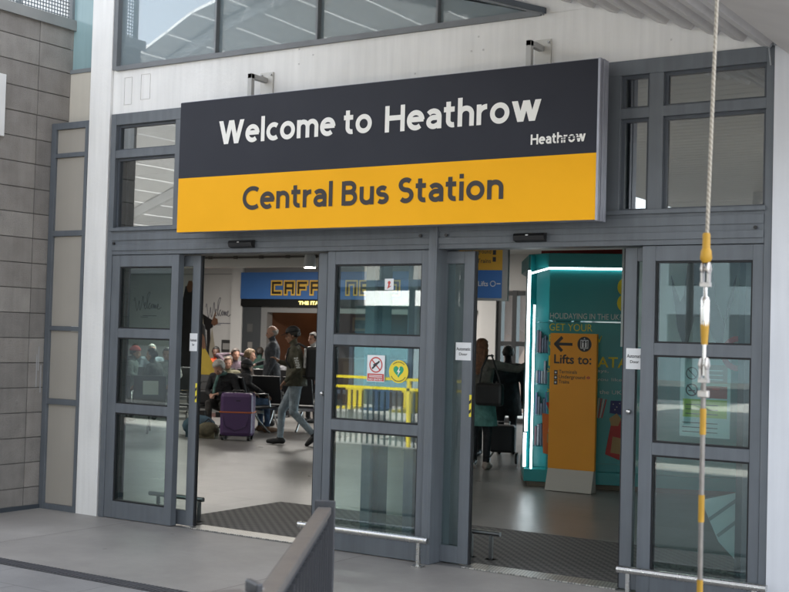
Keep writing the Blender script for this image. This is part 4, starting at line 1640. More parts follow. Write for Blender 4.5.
# hanging direction sign
hs = thing('hanging_sign', 'yellow and blue hanging direction sign near the top of the right doorway', 'sign', (-7.05, 5.0, 2.1), R(12))
mb = MB()
mb.box(-0.27, 0.27, -0.03, 0.03, 0.36, 0.80)
mb.build('yellow_face', mat('hang_yellow', (0.75, 0.40, 0.03), 0.45)).parent = hs
mb = MB()
mb.box(-0.27, 0.27, -0.03, 0.03, 0.03, 0.359)
mb.build('blue_face', mat('hang_blue', (0.03, 0.16, 0.50), 0.45)).parent = hs
mb = MB()
mb.box(-0.28, 0.34, -0.034, 0.034, 0.0, 0.029)
mb.box(0.271, 0.34, -0.034, 0.034, 0.029, 0.80)
for x in (-0.2, 0.2):
    mb.tube([(x, 0, 0.8), (x, 0, 0.9)], 0.01, 6)
mb.build('frame', mat('hang_frame', (0.30, 0.30, 0.30), 0.4, .3)).parent = hs
mb = MB()
for k, (s_, wd) in enumerate((('Terminals', .24), ('Underground', .32), ('Trains', .17))):
    text(mb, s_, 0.13 - wd, 0.13, 0.665 - k * 0.11, 0.715 - k * 0.11, -0.032, bold=0.01, capbox='T')
for k in range(4):
    rect(mb, 0.15, 0.19, 0.46 + k * 0.08, 0.515 + k * 0.08, -0.032)
mb.build('black_print', STK).parent = hs
mb = MB()
text(mb, 'Lifts', -0.02, 0.10, 0.17, 0.23, -0.032, bold=0.01)
disc(mb, 0.16, 0.20, -0.032, 0.035, r_in=0.026)
stroke(mb, [(0.21, 0.20), (0.25, 0.20)], 0.012, -0.032)
mb.build('white_print', STW).parent = hs

# notice poster standing behind the right glass panel
nb = thing('notice_poster', 'pale hall notice poster with red and green bands behind the right glass panel', 'poster', (-2.75, 0.22, 1.05))
mb = MB()
mb.box(-2.86, -2.52, 0.206, 0.214, 1.04, 1.62)
att(mb.build('sheet', mat('poster_pale', (0.42, 0.55, 0.55), 0.5)), nb)
mb = MB()
rect(mb, -2.72, -2.54, 1.40, 1.52, 0.204, 0)
rect(mb, -2.72, -2.54, 1.30, 1.38, 0.204, 1)
rect(mb, -2.84, -2.54, 1.17, 1.29, 0.204, 2)
disc(mb, -2.78, 1.46, 0.204, 0.042, 3, r_in=0.035)
stroke(mb, [(-2.81, 1.49), (-2.75, 1.43)], 0.007, 0.2035, 3)
disc(mb, -2.78, 1.35, 0.204, 0.042, 3, r_in=0.033)
stroke(mb, [(-2.81, 1.38), (-2.75, 1.32)], 0.009, 0.2035, 3)
stroke(mb, [(-2.80, 1.345), (-2.76, 1.345)], 0.009, 0.2033, 3)
text(mb, 'Welcome to', -2.83, -2.70, 1.555, 1.58, 0.204, 3)
text(mb, 'Heathrow', -2.68, -2.55, 1.555, 1.58, 0.204, 3)
for k in range(3):
    rect(mb, -2.70, -2.57, 1.42 + k * .03, 1.427 + k * .03, 0.2035, 4)
    rect(mb, -2.82, -2.60, 1.19 + k * .03, 1.196 + k * .03, 0.2035, 3)
    rect(mb, -2.84, -2.60, 1.07 + k * .03, 1.076 + k * .03, 0.2035, 3)
rect(mb, -2.64, -2.59, 1.355, 1.368, 0.2035, 5)
att(mb.build('print', [mat('poster_rose', (0.42, 0.30, 0.28), .5), mat('poster_red', (0.33, 0.07, 0.06), .5), mat('poster_green', (0.30, 0.42, 0.03), .5), STK, STW, STR]), nb)
# dark cut-out modelled in place of a reflection in the right glass
pn = thing('w_reflection', 'black shape on grey backing standing in for a reflection in the upper right pane', 'mirror_shape', (-2.95, 0.8, 1.6))
mb = MB()
mb.prism([(-3.02, 2.35), (-2.86, 2.35), (-2.83, 1.97), (-2.76, 1.80), (-2.70, 1.98), (-2.68, 2.15), (-2.73, 1.98), (-2.78, 1.62), (-2.84, 1.70), (-2.9, 1.85), (-2.98, 1.85), (-3.04, 1.60), (-3.10, 1.75), (-3.16, 2.15), (-3.09, 1.95), (-3.06, 2.0)], 0.80, 0.81, axis='y')
att(mb.build('reflected_shape', BLACK), pn)
mb = MB()
mb.box(-3.6, -2.35, 0.95, 0.96, 1.62, 2.9)
att(mb.build('backing', mat('reflection_backing', (0.40, 0.44, 0.42), 0.7)), pn)
mb = MB()
mb.box(-3.3, 1.5, 3.2, 3.3, 0.35, 1.75)
mb.box(-3.3, -3.25, 3.2, 3.3, 0, 0.35)
mb.box(1.45, 1.5, 3.2, 3.3, 0, 0.35)
tag(mb.build('screen_board', mat('screen_pale', (0.6, 0.62, 0.6), 0.6)), 'pale low display screen standing inside behind the right glass panel', 'display board')

# ------------------------------------------------------------------ reflected surroundings behind the camera
TENT = mat('tensile_white', (0.80, 0.80, 0.80), 0.5, 0, 0.03, 1)
cn = thing('bus_bay_canopy', 'large white ribbed canopy over the bus bays opposite the entrance', 'canopy', (-20, -20, 0))
mb = MB()
prof = [(-42, 3.3), (-34, 4.5), (-30, 5.6), (-27, 6.7), (-24.5, 8.0), (-21, 9.6), (-17, 10.6), (-12, 11.0), (-6, 11.0)]
for (a, c) in zip(prof[:-1], prof[1:]):
    nseg = 4
    for k in range(nseg):
        p = (a[0] + (c[0] - a[0]) * k / nseg, a[1] + (c[1] - a[1]) * k / nseg)
        q = (a[0] + (c[0] - a[0]) * (k + .94) / nseg, a[1] + (c[1] - a[1]) * (k + .94) / nseg)
        mb.prism([p, q, (q[0], q[1] + 0.08), (p[0], p[1] + 0.08)], -30, -15, axis='y')
att(mb.build('roof_panel', TENT), cn)
mb = MB()
for y in (-16, -22, -29):
    for (a, c) in zip(prof[:-1], prof[1:]):
        mb.prism([(a[0], a[1] - 0.02), (c[0], c[1] - 0.02), (c[0], c[1] - 0.32), (a[0], a[1] - 0.32)], y - .08, y + .08, axis='y')
att(mb.build('rib', mat('rib_white', (0.66, 0.66, 0.66), 0.5)), cn)
for x, y in ((-34.0, -16), (-34.0, -29), (-19.0, -29), (-8.0, -29), (-7.0, -16)):
    if True:
        mb = MB()
        mb.tube([(x, y, -0.15), (x, y, 4.4 if x < -27 else 10.2)], 0.14, 12)
        att(mb.build('column', mat('column_white', (0.6, 0.6, 0.6), 0.5)), cn)
# low roof of louvres behind the photographer
lr = thing('louvre_roof', 'low grey louvred roof over the waiting area behind the railings', 'roof', (-5, -12, 0))
mb = MB()
for i in range(57):
    y = -4.9 - i * 0.26
    mb.box(-9.5, 1.5, y - 0.238, y, 4.62, 4.66)
att(mb.build('louvre', mat('louvre_grey', (0.45, 0.44, 0.42), 0.5)), lr)
mb = MB()
for x in (-9.5, -4.0, 1.4):
    mb.box(x, x + .12, -19.7, -4.85, 4.67, 4.85)
    mb.tube([(x + .06, -19.0, -0.15), (x + .06, -19.0, 4.67)], 0.08, 10)
    mb.tube([(x + .06, -8.6, -0.15), (x + .06, -8.6, 4.67)], 0.08, 10)
att(mb.build('steelwork', mat('steelwork_dark', (0.12, 0.13, 0.14), 0.5)), lr)
# curved white shelter
sh = thing('curved_shelter', 'white curved shelter roof on dark posts beside the bus road', 'shelter', (-18, -18, 0))
mb = MB()
hp = [(-20.5, 2.2), (-20.5, 3.1), (-19.5, 3.2), (-18.4, 3.05), (-17.3, 2.85), (-16.2, 2.9), (-15.2, 3.15), (-14, 3.3), (-11, 3.1), (-11, 2.2)]
mb.prism(hp, -19.0, -18.0, axis='y')
att(mb.build('roof', TENT), sh)
mb = MB()
for i in range(6):
    x = -20.4 + i * 1.85
    mb.box(x, x + 0.12, -18.7, -18.5, -0.15, 2.2)
mb.box(-20.5, -11, -18.95, -18.9, -0.15, 0.9)
att(mb.build('post', mat('shelter_post', (0.06, 0.07, 0.08), 0.5)), sh)
mb = MB()
mb.box(-20.4, -11.1, -18.92, -18.90, 0.9, 2.2)
att(mb.build('glazing', mat('shelter_glass', (0.10, 0.22, 0.23), 0.15)), sh)
yb = thing('yellow_barrier', 'yellow painted barrier with twin rails along the bus bay edge', 'barrier', (-12, -8, 0))
mb = MB()
mb.box(-12.8, -8.4, -8.03, -7.97, 0.98, 1.02)
mb.box(-12.8, -8.4, -8.03, -7.97, 0.83, 0.87)
for i in range(4):
    mb.box(-12.8 + i * 1.44, -12.755 + i * 1.44, -8.03, -7.97, -0.15, 0.98)
att(mb.build('rail', mat('barrier_yellow', (0.75, 0.60, 0.03), 0.5)), yb)
mb = MB()
mb.box(-12.8, -8.4, -8.02, -7.98, 0.30, 0.34)
for i in range(42):
    mb.box(-12.75 + i * 0.105, -12.73 + i * 0.105, -8.015, -7.985, -0.1, 0.80)
att(mb.build('infill_bar', RAILD), yb)
YB2 = mat('kerb_yellow', (0.65, 0.50, 0.04), 0.6)
mb = MB()
mb.box(-20, 4, -8.35, -8.25, -0.152, -0.147)
struct('road_marking', mb, YB2)
# far buildings so that the reflections have a horizon
for (x0, x1, y0, y1, h, c, lb) in ((-62, -30, -52, -44, 9, (0.22, 0.21, 0.20), 'brown terminal block on the far side of the bus road'),
                                   (-28, 10, -60, -50, 7.0, (0.10, 0.13, 0.15), 'low dark glazed block behind the bus bays')):
    b_ = thing('distant_building', lb, 'building', ((x0 + x1) / 2, (y0 + y1) / 2, 0))
    mb = MB()
    mb.box(x0, x1, y0, y1, -0.2, h)
    att(mb.build('wall', mat('dist_%d' % h, c, 0.7)), b_)
    mb = MB()
    for k in range(int((x1 - x0) / 3)):
        for z in (1.5, 4.5):
            if z + 1.6 < h:
                mb.box(x0 + 0.6 + k * 3, x0 + 2.6 + k * 3, y1, y1 + 0.05, z, z + 1.6)
    att(mb.build('window', mat('dist_glass', (0.03, 0.04, 0.05), 0.1)), b_)

# ------------------------------------------------------------------ beam seating
SEATB = mat('seat_black', (0.022, 0.023, 0.026), 0.45, 0, 0.1, 8)
CHROME = mat('seat_chrome', (0.50, 0.50, 0.50), 0.25, 1.0)


def seat_row(n_, label, loc, rz, stickers=False):
    s_ = thing('beam_seat', label, 'seating', loc, rz, 'rows of airport beam seats')
    W = 0.56
    mb = MB()
    mb.box(-n_ * W / 2, n_ * W / 2, -0.03, 0.03, 0.34, 0.39)
    mb.build('beam', CHROME).parent = s_
    for i in range(n_):
        x0 = -n_ * W / 2 + i * W + 0.025
        x1 = x0 + W - 0.05
        mb = MB()
        mb.prism([(-0.22, 0.40), (0.26, 0.43), (0.27, 0.46), (-0.22, 0.445)], x0, x1, axis='x')
        mb.build('seat', SEATB, bevel=0.01).parent = s_
        mb = MB()
        mb.prism([(-0.20, 0.46), (-0.235, 0.46), (-0.37, 0.92), (-0.335, 0.93)], x0, x1, axis='x')
        b_ = mb.build('backrest', SEATB, bevel=0.01)
        b_.parent = s_
        if stickers:
            mb = MB()
            mb.prism([(-0.292, 0.62), (-0.297, 0.62), (-0.362, 0.84), (-0.357, 0.84)], x0 + 0.15, x1 - 0.12, axis='x')
            mb.build('label_card', mat('label_card_white', (0.55, 0.55, 0.50), 0.5)).parent = b_
    for x in (-n_ * W / 2 + 0.3, n_ * W / 2 - 0.3):
        mb = MB()
        mb.tube([(x, 0.0, 0.35), (x, 0.08, 0.22), (x, 0.26, 0.03), (x, 0.30, 0.012)], 0.018, 8)
        mb.tube([(x, 0.0, 0.35), (x, -0.08, 0.22), (x, -0.26, 0.03), (x, -0.30, 0.012)], 0.018, 8)
        mb.build('leg', CHROME).parent = s_
    for i in range(n_ + 1):
        x = -n_ * W / 2 + i * W
        mb = MB()
        mb.tube([(x, -0.26, 0.45), (x, -0.25, 0.66), (x, 0.10, 0.66), (x, 0.14, 0.45)], 0.012, 8)
        mb.build('armrest', CHROME).parent = s_
    return s_


seat_row(2, 'black airport seats under the grey haired person in the left doorway', (-13.38, 7.50, 0), R(195))
seat_row(2, 'black airport seats under the person behind the purple suitcase', (-13.08, 8.06, 0), R(-25))
seat_row(2, 'black airport seats with splayed chrome legs between the purple suitcase and the walking man', (-12.85, 8.85, 0), R(18))
seat_row(4, 'black airport seats seen through the left glass panel with white cards on the backs', (-14.66, 6.23, 0), R(40), True)
seat_row(4, 'black airport seats behind the row seen through the left glass panel', (-16.6, 9.3, 0), R(215))
seat_row(4, 'black airport seats farther back before the cafe', (-16.1, 11.4, 0), R(33))


# ------------------------------------------------------------------ people
def seg_rings(mb, a, b, ra, rb, n=10):
    a, b = Vector(a), Vector(b)
    d = (b - a)
    L_ = d.length
    if L_ < 1e-6:
        return
    d.normalize()
    pts, rs = [], []
    for t in (-0.95, -0.7, -0.35):
        pts.append(a + d * (ra * t))
        rs.append(ra * math.sqrt(1 - t * t))
    pts.append(a)
    rs.append(ra)
    pts.append(b)
    rs.append(rb)
    for t in (0.35, 0.7, 0.95):
        pts.append(b + d * (rb * t))
        rs.append(rb * math.sqrt(1 - t * t))
    mb.tube(pts, 0, n, rs=rs)


def torso_loft(mb, secs, n=16):
    vs, fs = [], []
    for (c, rx, ry, ux, uy) in secs:
        c, ux, uy = Vector(c), Vector(ux), Vector(uy)
        for k in range(n):
            t = 2 * PI * k / n
            ct, st = math.cos(t), math.sin(t)
            ct = math.copysign(abs(ct) ** 0.85, ct)
            st = math.copysign(abs(st) ** 0.85, st)
            vs.append(c + ux * rx * ct + uy * ry * st)
    m = len(secs)
    for i in range(m - 1):
        for k in range(n):
            fs.append((i * n + k, i * n + (k + 1) % n, (i + 1) * n + (k + 1) % n, (i + 1) * n + k))
    fs.append(tuple(range(n - 1, -1, -1)))
    fs.append(tuple((m - 1) * n + k for k in range(n)))
    mb._add(vs, fs, 0, True)


def clothm(name, col, rough=0.8):
    return mat('cloth_' + name, col, rough, 0, 0.35, 11, 1.0, 15)


SKIN = {'pale': mat('skin_pale', (0.46, 0.26, 0.19), 0.5, 0, .06, 12), 'tan': mat('skin_tan', (0.32, 0.17, 0.11), 0.5, 0, .06, 12), 'dark': mat('skin_dark', (0.10, 0.05, 0.035), 0.5, 0, .06, 12)}
EYE = mat('eye_dark', (0.02, 0.015, 0.015), 0.3)
LIP = mat('lip', (0.26, 0.09, 0.08), 0.5)

SIT = dict(pel=(0, 0, .52), chest=(0, -.03, .88), neck=(0, -.02, 1.06), head=(0, .03, 1.19),
           sh=.185, elL=(-.25, .02, .80), haL=(-.12, .26, .66), elR=(.25, .02, .80), haR=(.12, .26, .66),
           knL=(-.12, .42, .50), knR=(.12, .42, .50), anL=(-.13, .44, .08), anR=(.13, .44, .08), toe=.17)
STAND = dict(pel=(0, 0, .95), chest=(0, 0, 1.27), neck=(0, -.01, 1.46), head=(0, .02, 1.60),
             sh=.19, elL=(-.25, -.02, 1.12), haL=(-.25, .08, .88), elR=(.25, -.02, 1.12), haR=(.25, .08, .88),
             knL=(-.10, .03, .50), knR=(.10, .02, .50), anL=(-.11, 0, .08), anR=(.11, 0, .08), toe=.17)


def person(label, loc, rz, base, top, bottom, skin='pale', shoe=(0.015, 0.015, 0.017), hair=None, hairstyle='short', vox=0.012, scale=1.0,
           look=(0, 1, -0.05), fat=1.0, sleeves=True, group=None, over=None, pitchL=0.0, pitchR=0.0, collar=None, bare_legs=False, **ov):
    J = dict(SIT if base == 'sit' else STAND)
    J.update(ov)
    V = {k: (Vector(v) if isinstance(v, tuple) else v) for k, v in J.items()}
    root = thing('person', label, 'person', loc, rz, group)
    root.scale = (scale,) * 3
    look = Vector(look).normalized()
    side = Vector((1, 0, 0))
    tw = J.get('twist', 0.0)
    ssd = Matrix.Rotation(tw, 3, 'Z') @ side
    pel, chest, neck, head = V['pel'], V['chest'], V['neck'], V['head']
    fwd = ssd.cross((neck - chest).normalized()) * -1
    fwd = Vector((0, 0, 1)).cross(ssd)
    spine = (neck - pel).normalized()
    f2 = spine.cross(ssd).normalized()
    bones = []     # (a, b, r, material index)
    mb = MB()
    mid = pel.lerp(chest, 0.5)
    shz = chest.lerp(neck, 0.62)
    hipc = pel - Vector((0, 0, 0.07))
    secs = [(hipc, .14 * fat, .10 * fat, side, Vector((0, 1, 0))), (pel, .17 * fat, .12 * fat, side, Vector((0, 1, 0))), (pel.lerp(mid, .6), .155 * fat, .115 * fat, side, f2),
            (mid, .15 * fat, .11 * fat, ssd, f2), (chest, .175 * fat, .125 * fat, ssd, f2), (chest.lerp(neck, .45), .18 * fat, .11 * fat, ssd, f2),
            (chest.lerp(neck, .8), .13, .085, ssd, f2), (neck, .065, .065, ssd, f2)]
    torso_loft(mb, secs)
    seg_rings(mb, neck - spine * .03, head - Vector((0, 0, .03)), .060, .054)
    bones.append((chest.lerp(neck, .9), neck + spine * 0.0, .07, 0))
    bones.append((pel + Vector((0, 0, .03)), chest, .15, 0))
    bones.append((chest, chest.lerp(neck, .8), .16, 0))
    bones.append((pel, hipc, .13, 1))
    bones.append((neck + spine * .035, head, .05, 2))
    for s_, el, ha in ((-1, 'elL', 'haL'), (1, 'elR', 'haR')):
        shp = shz + ssd * (V['sh'] * s_ * (0.92 + 0.08 * fat))
        e, h = V[el], V[ha]
        seg_rings(mb, shz + ssd * .09 * s_, shp, .075, .068)
        seg_rings(mb, shp, e, .066, .050)
        seg_rings(mb, e, h, .050, .034)
        bones += [(shz, shp, .07, 0), (shp, e, .06, 0), (e, h, .045, 0)]
        d = (h - e).normalized()
        hd = V.get('hd' + el[-1], d)
        hd = Vector(hd).normalized()
        up = Vector((0, 0, 1)) if abs(hd.z) < .8 else Vector((0, 1, 0))
        sd_ = hd.cross(up).normalized()
        pn_ = sd_.cross(hd).normalized()
        seg_rings(mb, h, h + hd * .03, .028, .028)
        for k in (-1, 0, 1):
            seg_rings(mb, h + hd * .03 + sd_ * .016 * k, h + hd * .085 + sd_ * .022 * k, .016, .014)
        fl = (.062, .075, .078, .068)
        for k in range(4):
            base_ = h + hd * .09 + sd_ * (-.030 + .020 * k)
            m1 = base_ + hd * fl[k] * .5 - pn_ * .008
            m2 = m1 + hd * fl[k] * .4 - pn_ * .028
            seg_rings(mb, base_, m1, .0098, .0092, 8)
            seg_rings(mb, m1, m2, .0092, .008, 8)
        th0 = h + hd * .03 + sd_ * (.026 * -s_)
        th1 = th0 + hd * .035 + sd_ * (.024 * -s_) - pn_ * .01
        th2 = th1 + hd * .032 + sd_ * (.004 * -s_) - pn_ * .01
        seg_rings(mb, th0, th1, .014, .012, 8)
        seg_rings(mb, th1, th2, .012, .009, 8)
        bones += [(h + hd * .02, h + hd * .17, .03, 2), (th0, th2, .012, 2)]
    for s_, kn, an, pt in ((-1, 'knL', 'anL', pitchL), (1, 'knR', 'anR', pitchR)):
        hip = pel + Vector((.088 * s_, .0, -.05))
        k, a = V[kn], V[an]
        seg_rings(mb, hip, k, .098 * fat, .064)
        seg_rings(mb, k, a, .062, .045)
        fd = V.get('ft' + kn[-1])
        yaw_ = V.get('fy' + kn[-1], 0.0)
        dirf = Vector((math.sin(yaw_) * math.cos(pt), math.cos(yaw_) * math.cos(pt), -math.sin(pt)))
        upf = Vector((0, -dirf.z, dirf.y)).normalized() if abs(yaw_) < 1 else Vector((0, 0, 1))
        heel = a - upf * .035 - dirf * .045
        toe = a - upf * .045 + dirf * V['toe']
        seg_rings(mb, a, heel, .044, .040)
        seg_rings(mb, heel, toe.lerp(heel, .35), .040, .046)
        seg_rings(mb, toe.lerp(heel, .35), toe, .046, .033)
        seg_rings(mb, heel - upf * .02, toe - upf * .005, .028, .026)
        bones += [(hip, k, .08, 1), (k, a + (k - a).normalized() * .05, .05, 1), (a - upf * .02, toe, .05, 3), (heel, toe, .05, 3)]
    # head
    hx = look.cross(Vector((0, 0, 1))).normalized()
    hu = hx.cross(look).normalized()
    RM = Matrix((hx, look, hu)).transposed()

    def hp_(x, y, z):
        return head + RM @ Vector((x, y, z))
    mb.ell(hp_(0, -.012, .03), (.076, .095, .092), 18, rot=RM)
    mb.ell(hp_(0, .022, -.035), (.060, .068, .078), 16, rot=RM)
    mb.ell(hp_(0, .050, -.082), (.032, .030, .026), 12, rot=RM)
    mb.ell(hp_(0, .075, .018), (.052, .018, .012), 12, rot=RM)
    seg_rings(mb, hp_(0, .082, .008), hp_(0, .103, -.030), .009, .013, 8)
    mb.ell(hp_(0, .084, -.062), (.024, .010, .009), 10, rot=RM)
    for s_ in (-1, 1):
        mb.ell(hp_(.077 * s_, -.010, -.010), (.010, .020, .032), 10, rot=RM)
        mb.ell(hp_(.042 * s_, .060, -.025), (.022, .022, .022), 10, rot=RM)
    bones.append((hp_(0, 0, .04), hp_(0, .03, -.07), .085, 2))
    tmp = mb.build('tmp', [])
    md = tmp.modifiers.new('r', 'REMESH')
    md.mode = 'VOXEL'
    md.voxel_size = vox
    md.use_smooth_shade = True
    sm = tmp.modifiers.new('s', 'SMOOTH')
    sm.factor = 0.5
    sm.iterations = 3 if vox > .010 else 4
    dg = bpy.context.evaluated_depsgraph_get()
    dg.update()
    me = bpy.data.meshes.new_from_object(tmp.evaluated_get(dg))
    bpy.data.objects.remove(tmp)
    me.name = 'person_body'
    for m_ in (top, bottom, SKIN[skin], mat('shoe_%.3f_%.3f' % (shoe[0], shoe[2]), shoe, 0.55), EYE, LIP, collar or top):
        me.materials.append(m_)
    nP = len(me.polygons)
    cen = np.empty(nP * 3)
    me.polygons.foreach_get('center', cen)
    cen = cen.reshape(-1, 3)
    best = np.full(nP, 1e9)
    idx = np.zeros(nP, int)
    for a, b_, r_, mi in bones:
        a = np.array(a)
        ab = np.array(b_) - a
        L2 = max(float(ab @ ab), 1e-9)
        t = np.clip(((cen - a) @ ab) / L2, 0, 1)
        dd = np.linalg.norm(cen - (a + t[:, None] * ab), axis=1) - r_
        q = dd < best
        best[q] = dd[q]
        idx[q] = mi
    for s_ in (-1, 1):
        for p_, rr_, mi in ((hp_(.030 * s_, .083, .004), .012, 4),):
            idx[np.linalg.norm(cen - np.array(p_), axis=1) < rr_] = mi
    for x in (-.014, 0, .014):
        idx[np.linalg.norm(cen - np.array(hp_(x, .094, -.063)), axis=1) < .011] = 5
    me.polygons.foreach_set('material_index', idx)
    me.polygons.foreach_set('use_smooth', [True] * nP)
    body = bpy.data.objects.new('body', me)
    COL.objects.link(body)
    body.parent = root
    if hair is not None:
        hm = mat('hair_%.3f_%.3f' % (hair[0], hair[2]), hair, 0.55, 0, 0.35, 30, 0.8, 60)
        bm = bmesh.new()
        bmesh.ops.create_icosphere(bm, subdivisions=4, radius=1.0)
        rn = random.Random(len(label))
        ph = [rn.uniform(0, 6) for _ in range(6)]
        for v in bm.verts:
            c = v.co.copy()
            wob = 1 + .035 * math.sin(9 * c.x + ph[0]) * math.sin(8 * c.z + ph[1]) + .03 * math.sin(17 * c.y + ph[2] + 5 * c.z)
            if hairstyle == 'bald':
                face = c.z > 0.05 - .1 * c.y or c.y > .15 or c.z < -.75
            else:
                face = (c.y > 0.42 and c.z < 0.52) or (c.z < -0.55) or (c.y > .25 and c.z < -.1)
            g = .90 if face else wob * (1.10 if hairstyle != 'bald' else 1.03)
            if hairstyle == 'curly' and not face:
                g *= 1.12
            p = Vector((c.x * .078 * g, -.014 + c.y * .098 * g, .030 + c.z * .096 * g))
            v.co = head + RM @ p
        hme = bpy.data.meshes.new('hair')
        bm.to_mesh(hme)
        bm.free()
        hme.polygons.foreach_set('use_smooth', [True] * len(hme.polygons))
        hme.materials.append(hm)
        ho = bpy.data.objects.new('hair', hme)
        COL.objects.link(ho)
        ho.parent = root
        if hairstyle == 'long':
            m2 = MB()
            rn = random.Random(4)
            for k in range(46):
                a = PI * (0.02 + 0.96 * k / 45)
                x0, y0 = .082 * math.cos(a), -.02 - .085 * math.sin(a)
                L_ = rn.uniform(.30, .40)
                p0 = hp_(x0 * .8, y0 * .8, .06)
                p1 = hp_(x0 * 1.12, y0 * 1.15, -.03)
                p2 = hp_(x0 * 1.15, y0 * 1.15 - .01, -.16)
                p3 = hp_(x0 * .95 + rn.uniform(-.01, .01), y0 * 1.05 - .03, -.06 - L_ * .75)
                m2.tube([p0, p1, p2, p3], 0, 6, rs=[.016, .024, .024, .008])
            m2.build('hair', hm).parent = root
    if over:
        over(root, V, hp_, RM)
    root.hide_render = False
    return root


def jacket_hem(m_, z0, z1, r0, r1, ry=0.78, name='jacket_hem', cx=0, cy=0):
    def f(root, V, hp_, RM):
        mb = MB()
        n_ = 28
        vs, fs = [], []
        for j, t in enumerate((0, .33, .66, 1)):
            z = z0 + (z1 - z0) * t
            r_ = r0 + (r1 - r0) * t
            for k in range(n_):
                a = 2 * PI * k / n_
                w_ = 1 + .03 * math.sin(5 * a + 2 * t) + .02 * math.sin(9 * a) * t
                vs.append((cx + r_ * w_ * math.cos(a), cy + r_ * ry * w_ * math.sin(a), z))
        for j in range(3):
            for k in range(n_):
                fs.append((j * n_ + k, (j + 1) * n_ + k, (j + 1) * n_ + (k + 1) % n_, j * n_ + (k + 1) % n_))
        mb._add(vs, fs, 0, True)
        o = mb.build(name, m_)
        o.parent = root
        sm = o.modifiers.new('thickness', 'SOLIDIFY')
        sm.thickness = 0.008
    return f


def cap_on(root, hp_, RM, m_, brim=True, name='cap', size=1.0):
    mb = MB()
    vs, fs = [], []
    n_ = 24
    for j in range(8):
        th = j / 7 * PI / 2
        for k in range(n_):
            a = 2 * PI * k / n_
            p = Vector((.090 * size * math.cos(a) * math.cos(th), -.014 + .110 * size * math.sin(a) * math.cos(th), .050 + .095 * size * math.sin(th)))
            vs.append(hp_(*p))
    for j in range(7):
        for k in range(n_):
            fs.append((j * n_ + k, j * n_ + (k + 1) % n_, (j + 1) * n_ + (k + 1) % n_, (j + 1) * n_ + k))
    fs.append(tuple(range(n_ - 1, -1, -1)))
    mb._add(vs, fs, 0, True)
    if brim:
        bv = []
        for dz in (0.0, -.006):
            for k in range(9):
                a = PI * k / 8
                bv.append(hp_(.075 * math.cos(a), .070 + .095 * math.sin(a), .052 + dz - .02 * math.sin(a)))
        mb._add(bv, [tuple(range(9)), tuple(range(17, 8, -1))] + [(k, 9 + k, 10 + k, k + 1) for k in range(8)], 0)
    mb.build(name, m_).parent = root


# walking man
OLIVE = clothm('olive', (0.085, 0.080, 0.055))
JEANB = clothm('light_denim', (0.27, 0.33, 0.38))
DARKC = clothm('dark', (0.018, 0.018, 0.022))


def walker_extra(root, V, hp_, RM):
    cap_on(root, hp_, RM, mat('cap_black', (0.012, 0.012, 0.014), 0.7), name='cap')
    jacket_hem(OLIVE, 1.12, .86, .175, .20, .80)(root, V, hp_, RM)
    # white print down the left sleeve
    a = V['elL']
    shp = V['chest'].lerp(V['neck'], .62) + Vector((-V['sh'], 0, 0))
    d = (a - shp)
    mb = MB()
    for k in range(5):
        t = .45 + k * .13
        p = shp + d * t
        for q in range(3):
            mb.box(p.x - .066, p.x - .052, p.y - .028 + q * .02, p.y - .014 + q * .02, p.z - .012, p.z + .010 + .006 * (q == k % 3))
    mb.build('sleeve_print', STW).parent = root


person('man in black cap olive jacket and light jeans walking past the left doorway', (-11.12, 6.80, 0.0), R(123), 'stand', OLIVE, JEANB, 'tan',
       hair=(0.015, 0.012, 0.010), vox=0.0095, over=walker_extra, look=(0, 1, -.18),
       pel=(0, 0, .92), chest=(0, .02, 1.25), neck=(0, .03, 1.45), head=(0, .075, 1.585),
       elL=(-.27, -.05, 1.13), haL=(-.22, .12, .95), elR=(.26, .06, 1.13), haR=(.14, .26, 1.20), hdR=(-.4, .6, .5),
       knR=(.09, .20, .50), anR=(.09, .22, .085), knL=(-.09, .02, .48), anL=(-.09, -.28, .17), pitchL=.75, scale=1.02)
bkp = thing('backpack', 'large black backpack on the back of the walking man in the cap', 'backpack', (-11.12, 6.80, 0.0), R(123))
mb = MB()
mb.box(-.165, .165, -.36, -.145, .98, 1.46)
mb.build('bag', mat('backpack_black', (0.015, 0.015, 0.018), 0.6, 0, .2, 8, .3, 30), bevel=0.04).parent = bkp
mb = MB()
mb.box(-.13, .13, -.42, -.362, 1.02, 1.28)
mb.build('front_pocket', mat('backpack_black', (0.015, 0.015, 0.018), 0.6), bevel=0.02).parent = bkp
for s_ in (-1, 1):
    mb = MB()
    mb.tube([(s_ * .11, -.15, 1.44), (s_ * .12, -.03, 1.50), (s_ * .12, .12, 1.42), (s_ * .13, .15, 1.25), (s_ * .15, .02, 1.05), (s_ * .13, -.15, 1.02)], 0.014, 8)
    mb.build('strap', mat('backpack_black', (0.015, 0.015, 0.018), 0.6)).parent = bkp

# purple suitcase
su = thing('suitcase', 'large purple hard shell suitcase with an orange strap standing in the left doorway', 'suitcase', (-12.22, 6.80, 0), R(28))
PUR = mat('suitcase_purple', (0.085, 0.040, 0.135), 0.38, 0, .08, 4, spec=.6)
mb = MB()
mb.box(-.25, .25, -.15, .15, .065, .72)
mb.build('shell', PUR, bevel=0.055).parent = su
mb = MB()
mb.tube([(-.20, -.152, .36), (-.16, -.155, .22), (0, -.156, .15), (.16, -.155, .22), (.20, -.152, .36)], .006, 6)
mb.box(-.252, .252, -.008, .008, .07, .725)
mb.build('shell_ridge', mat('suitcase_ridge', (0.05, 0.025, 0.085), .4)).parent = su
mb = MB()
mb.box(-.254, .254, -.154, .154, .420, .440)
mb.build('strap', mat('strap_orange', (0.50, 0.13, 0.03), .6), bevel=0.002).parent = su
mb = MB()
mb.tube([(-.09, 0, .70), (-.08, 0, .755), (.08, 0, .755), (.09, 0, .70)], .012, 8)
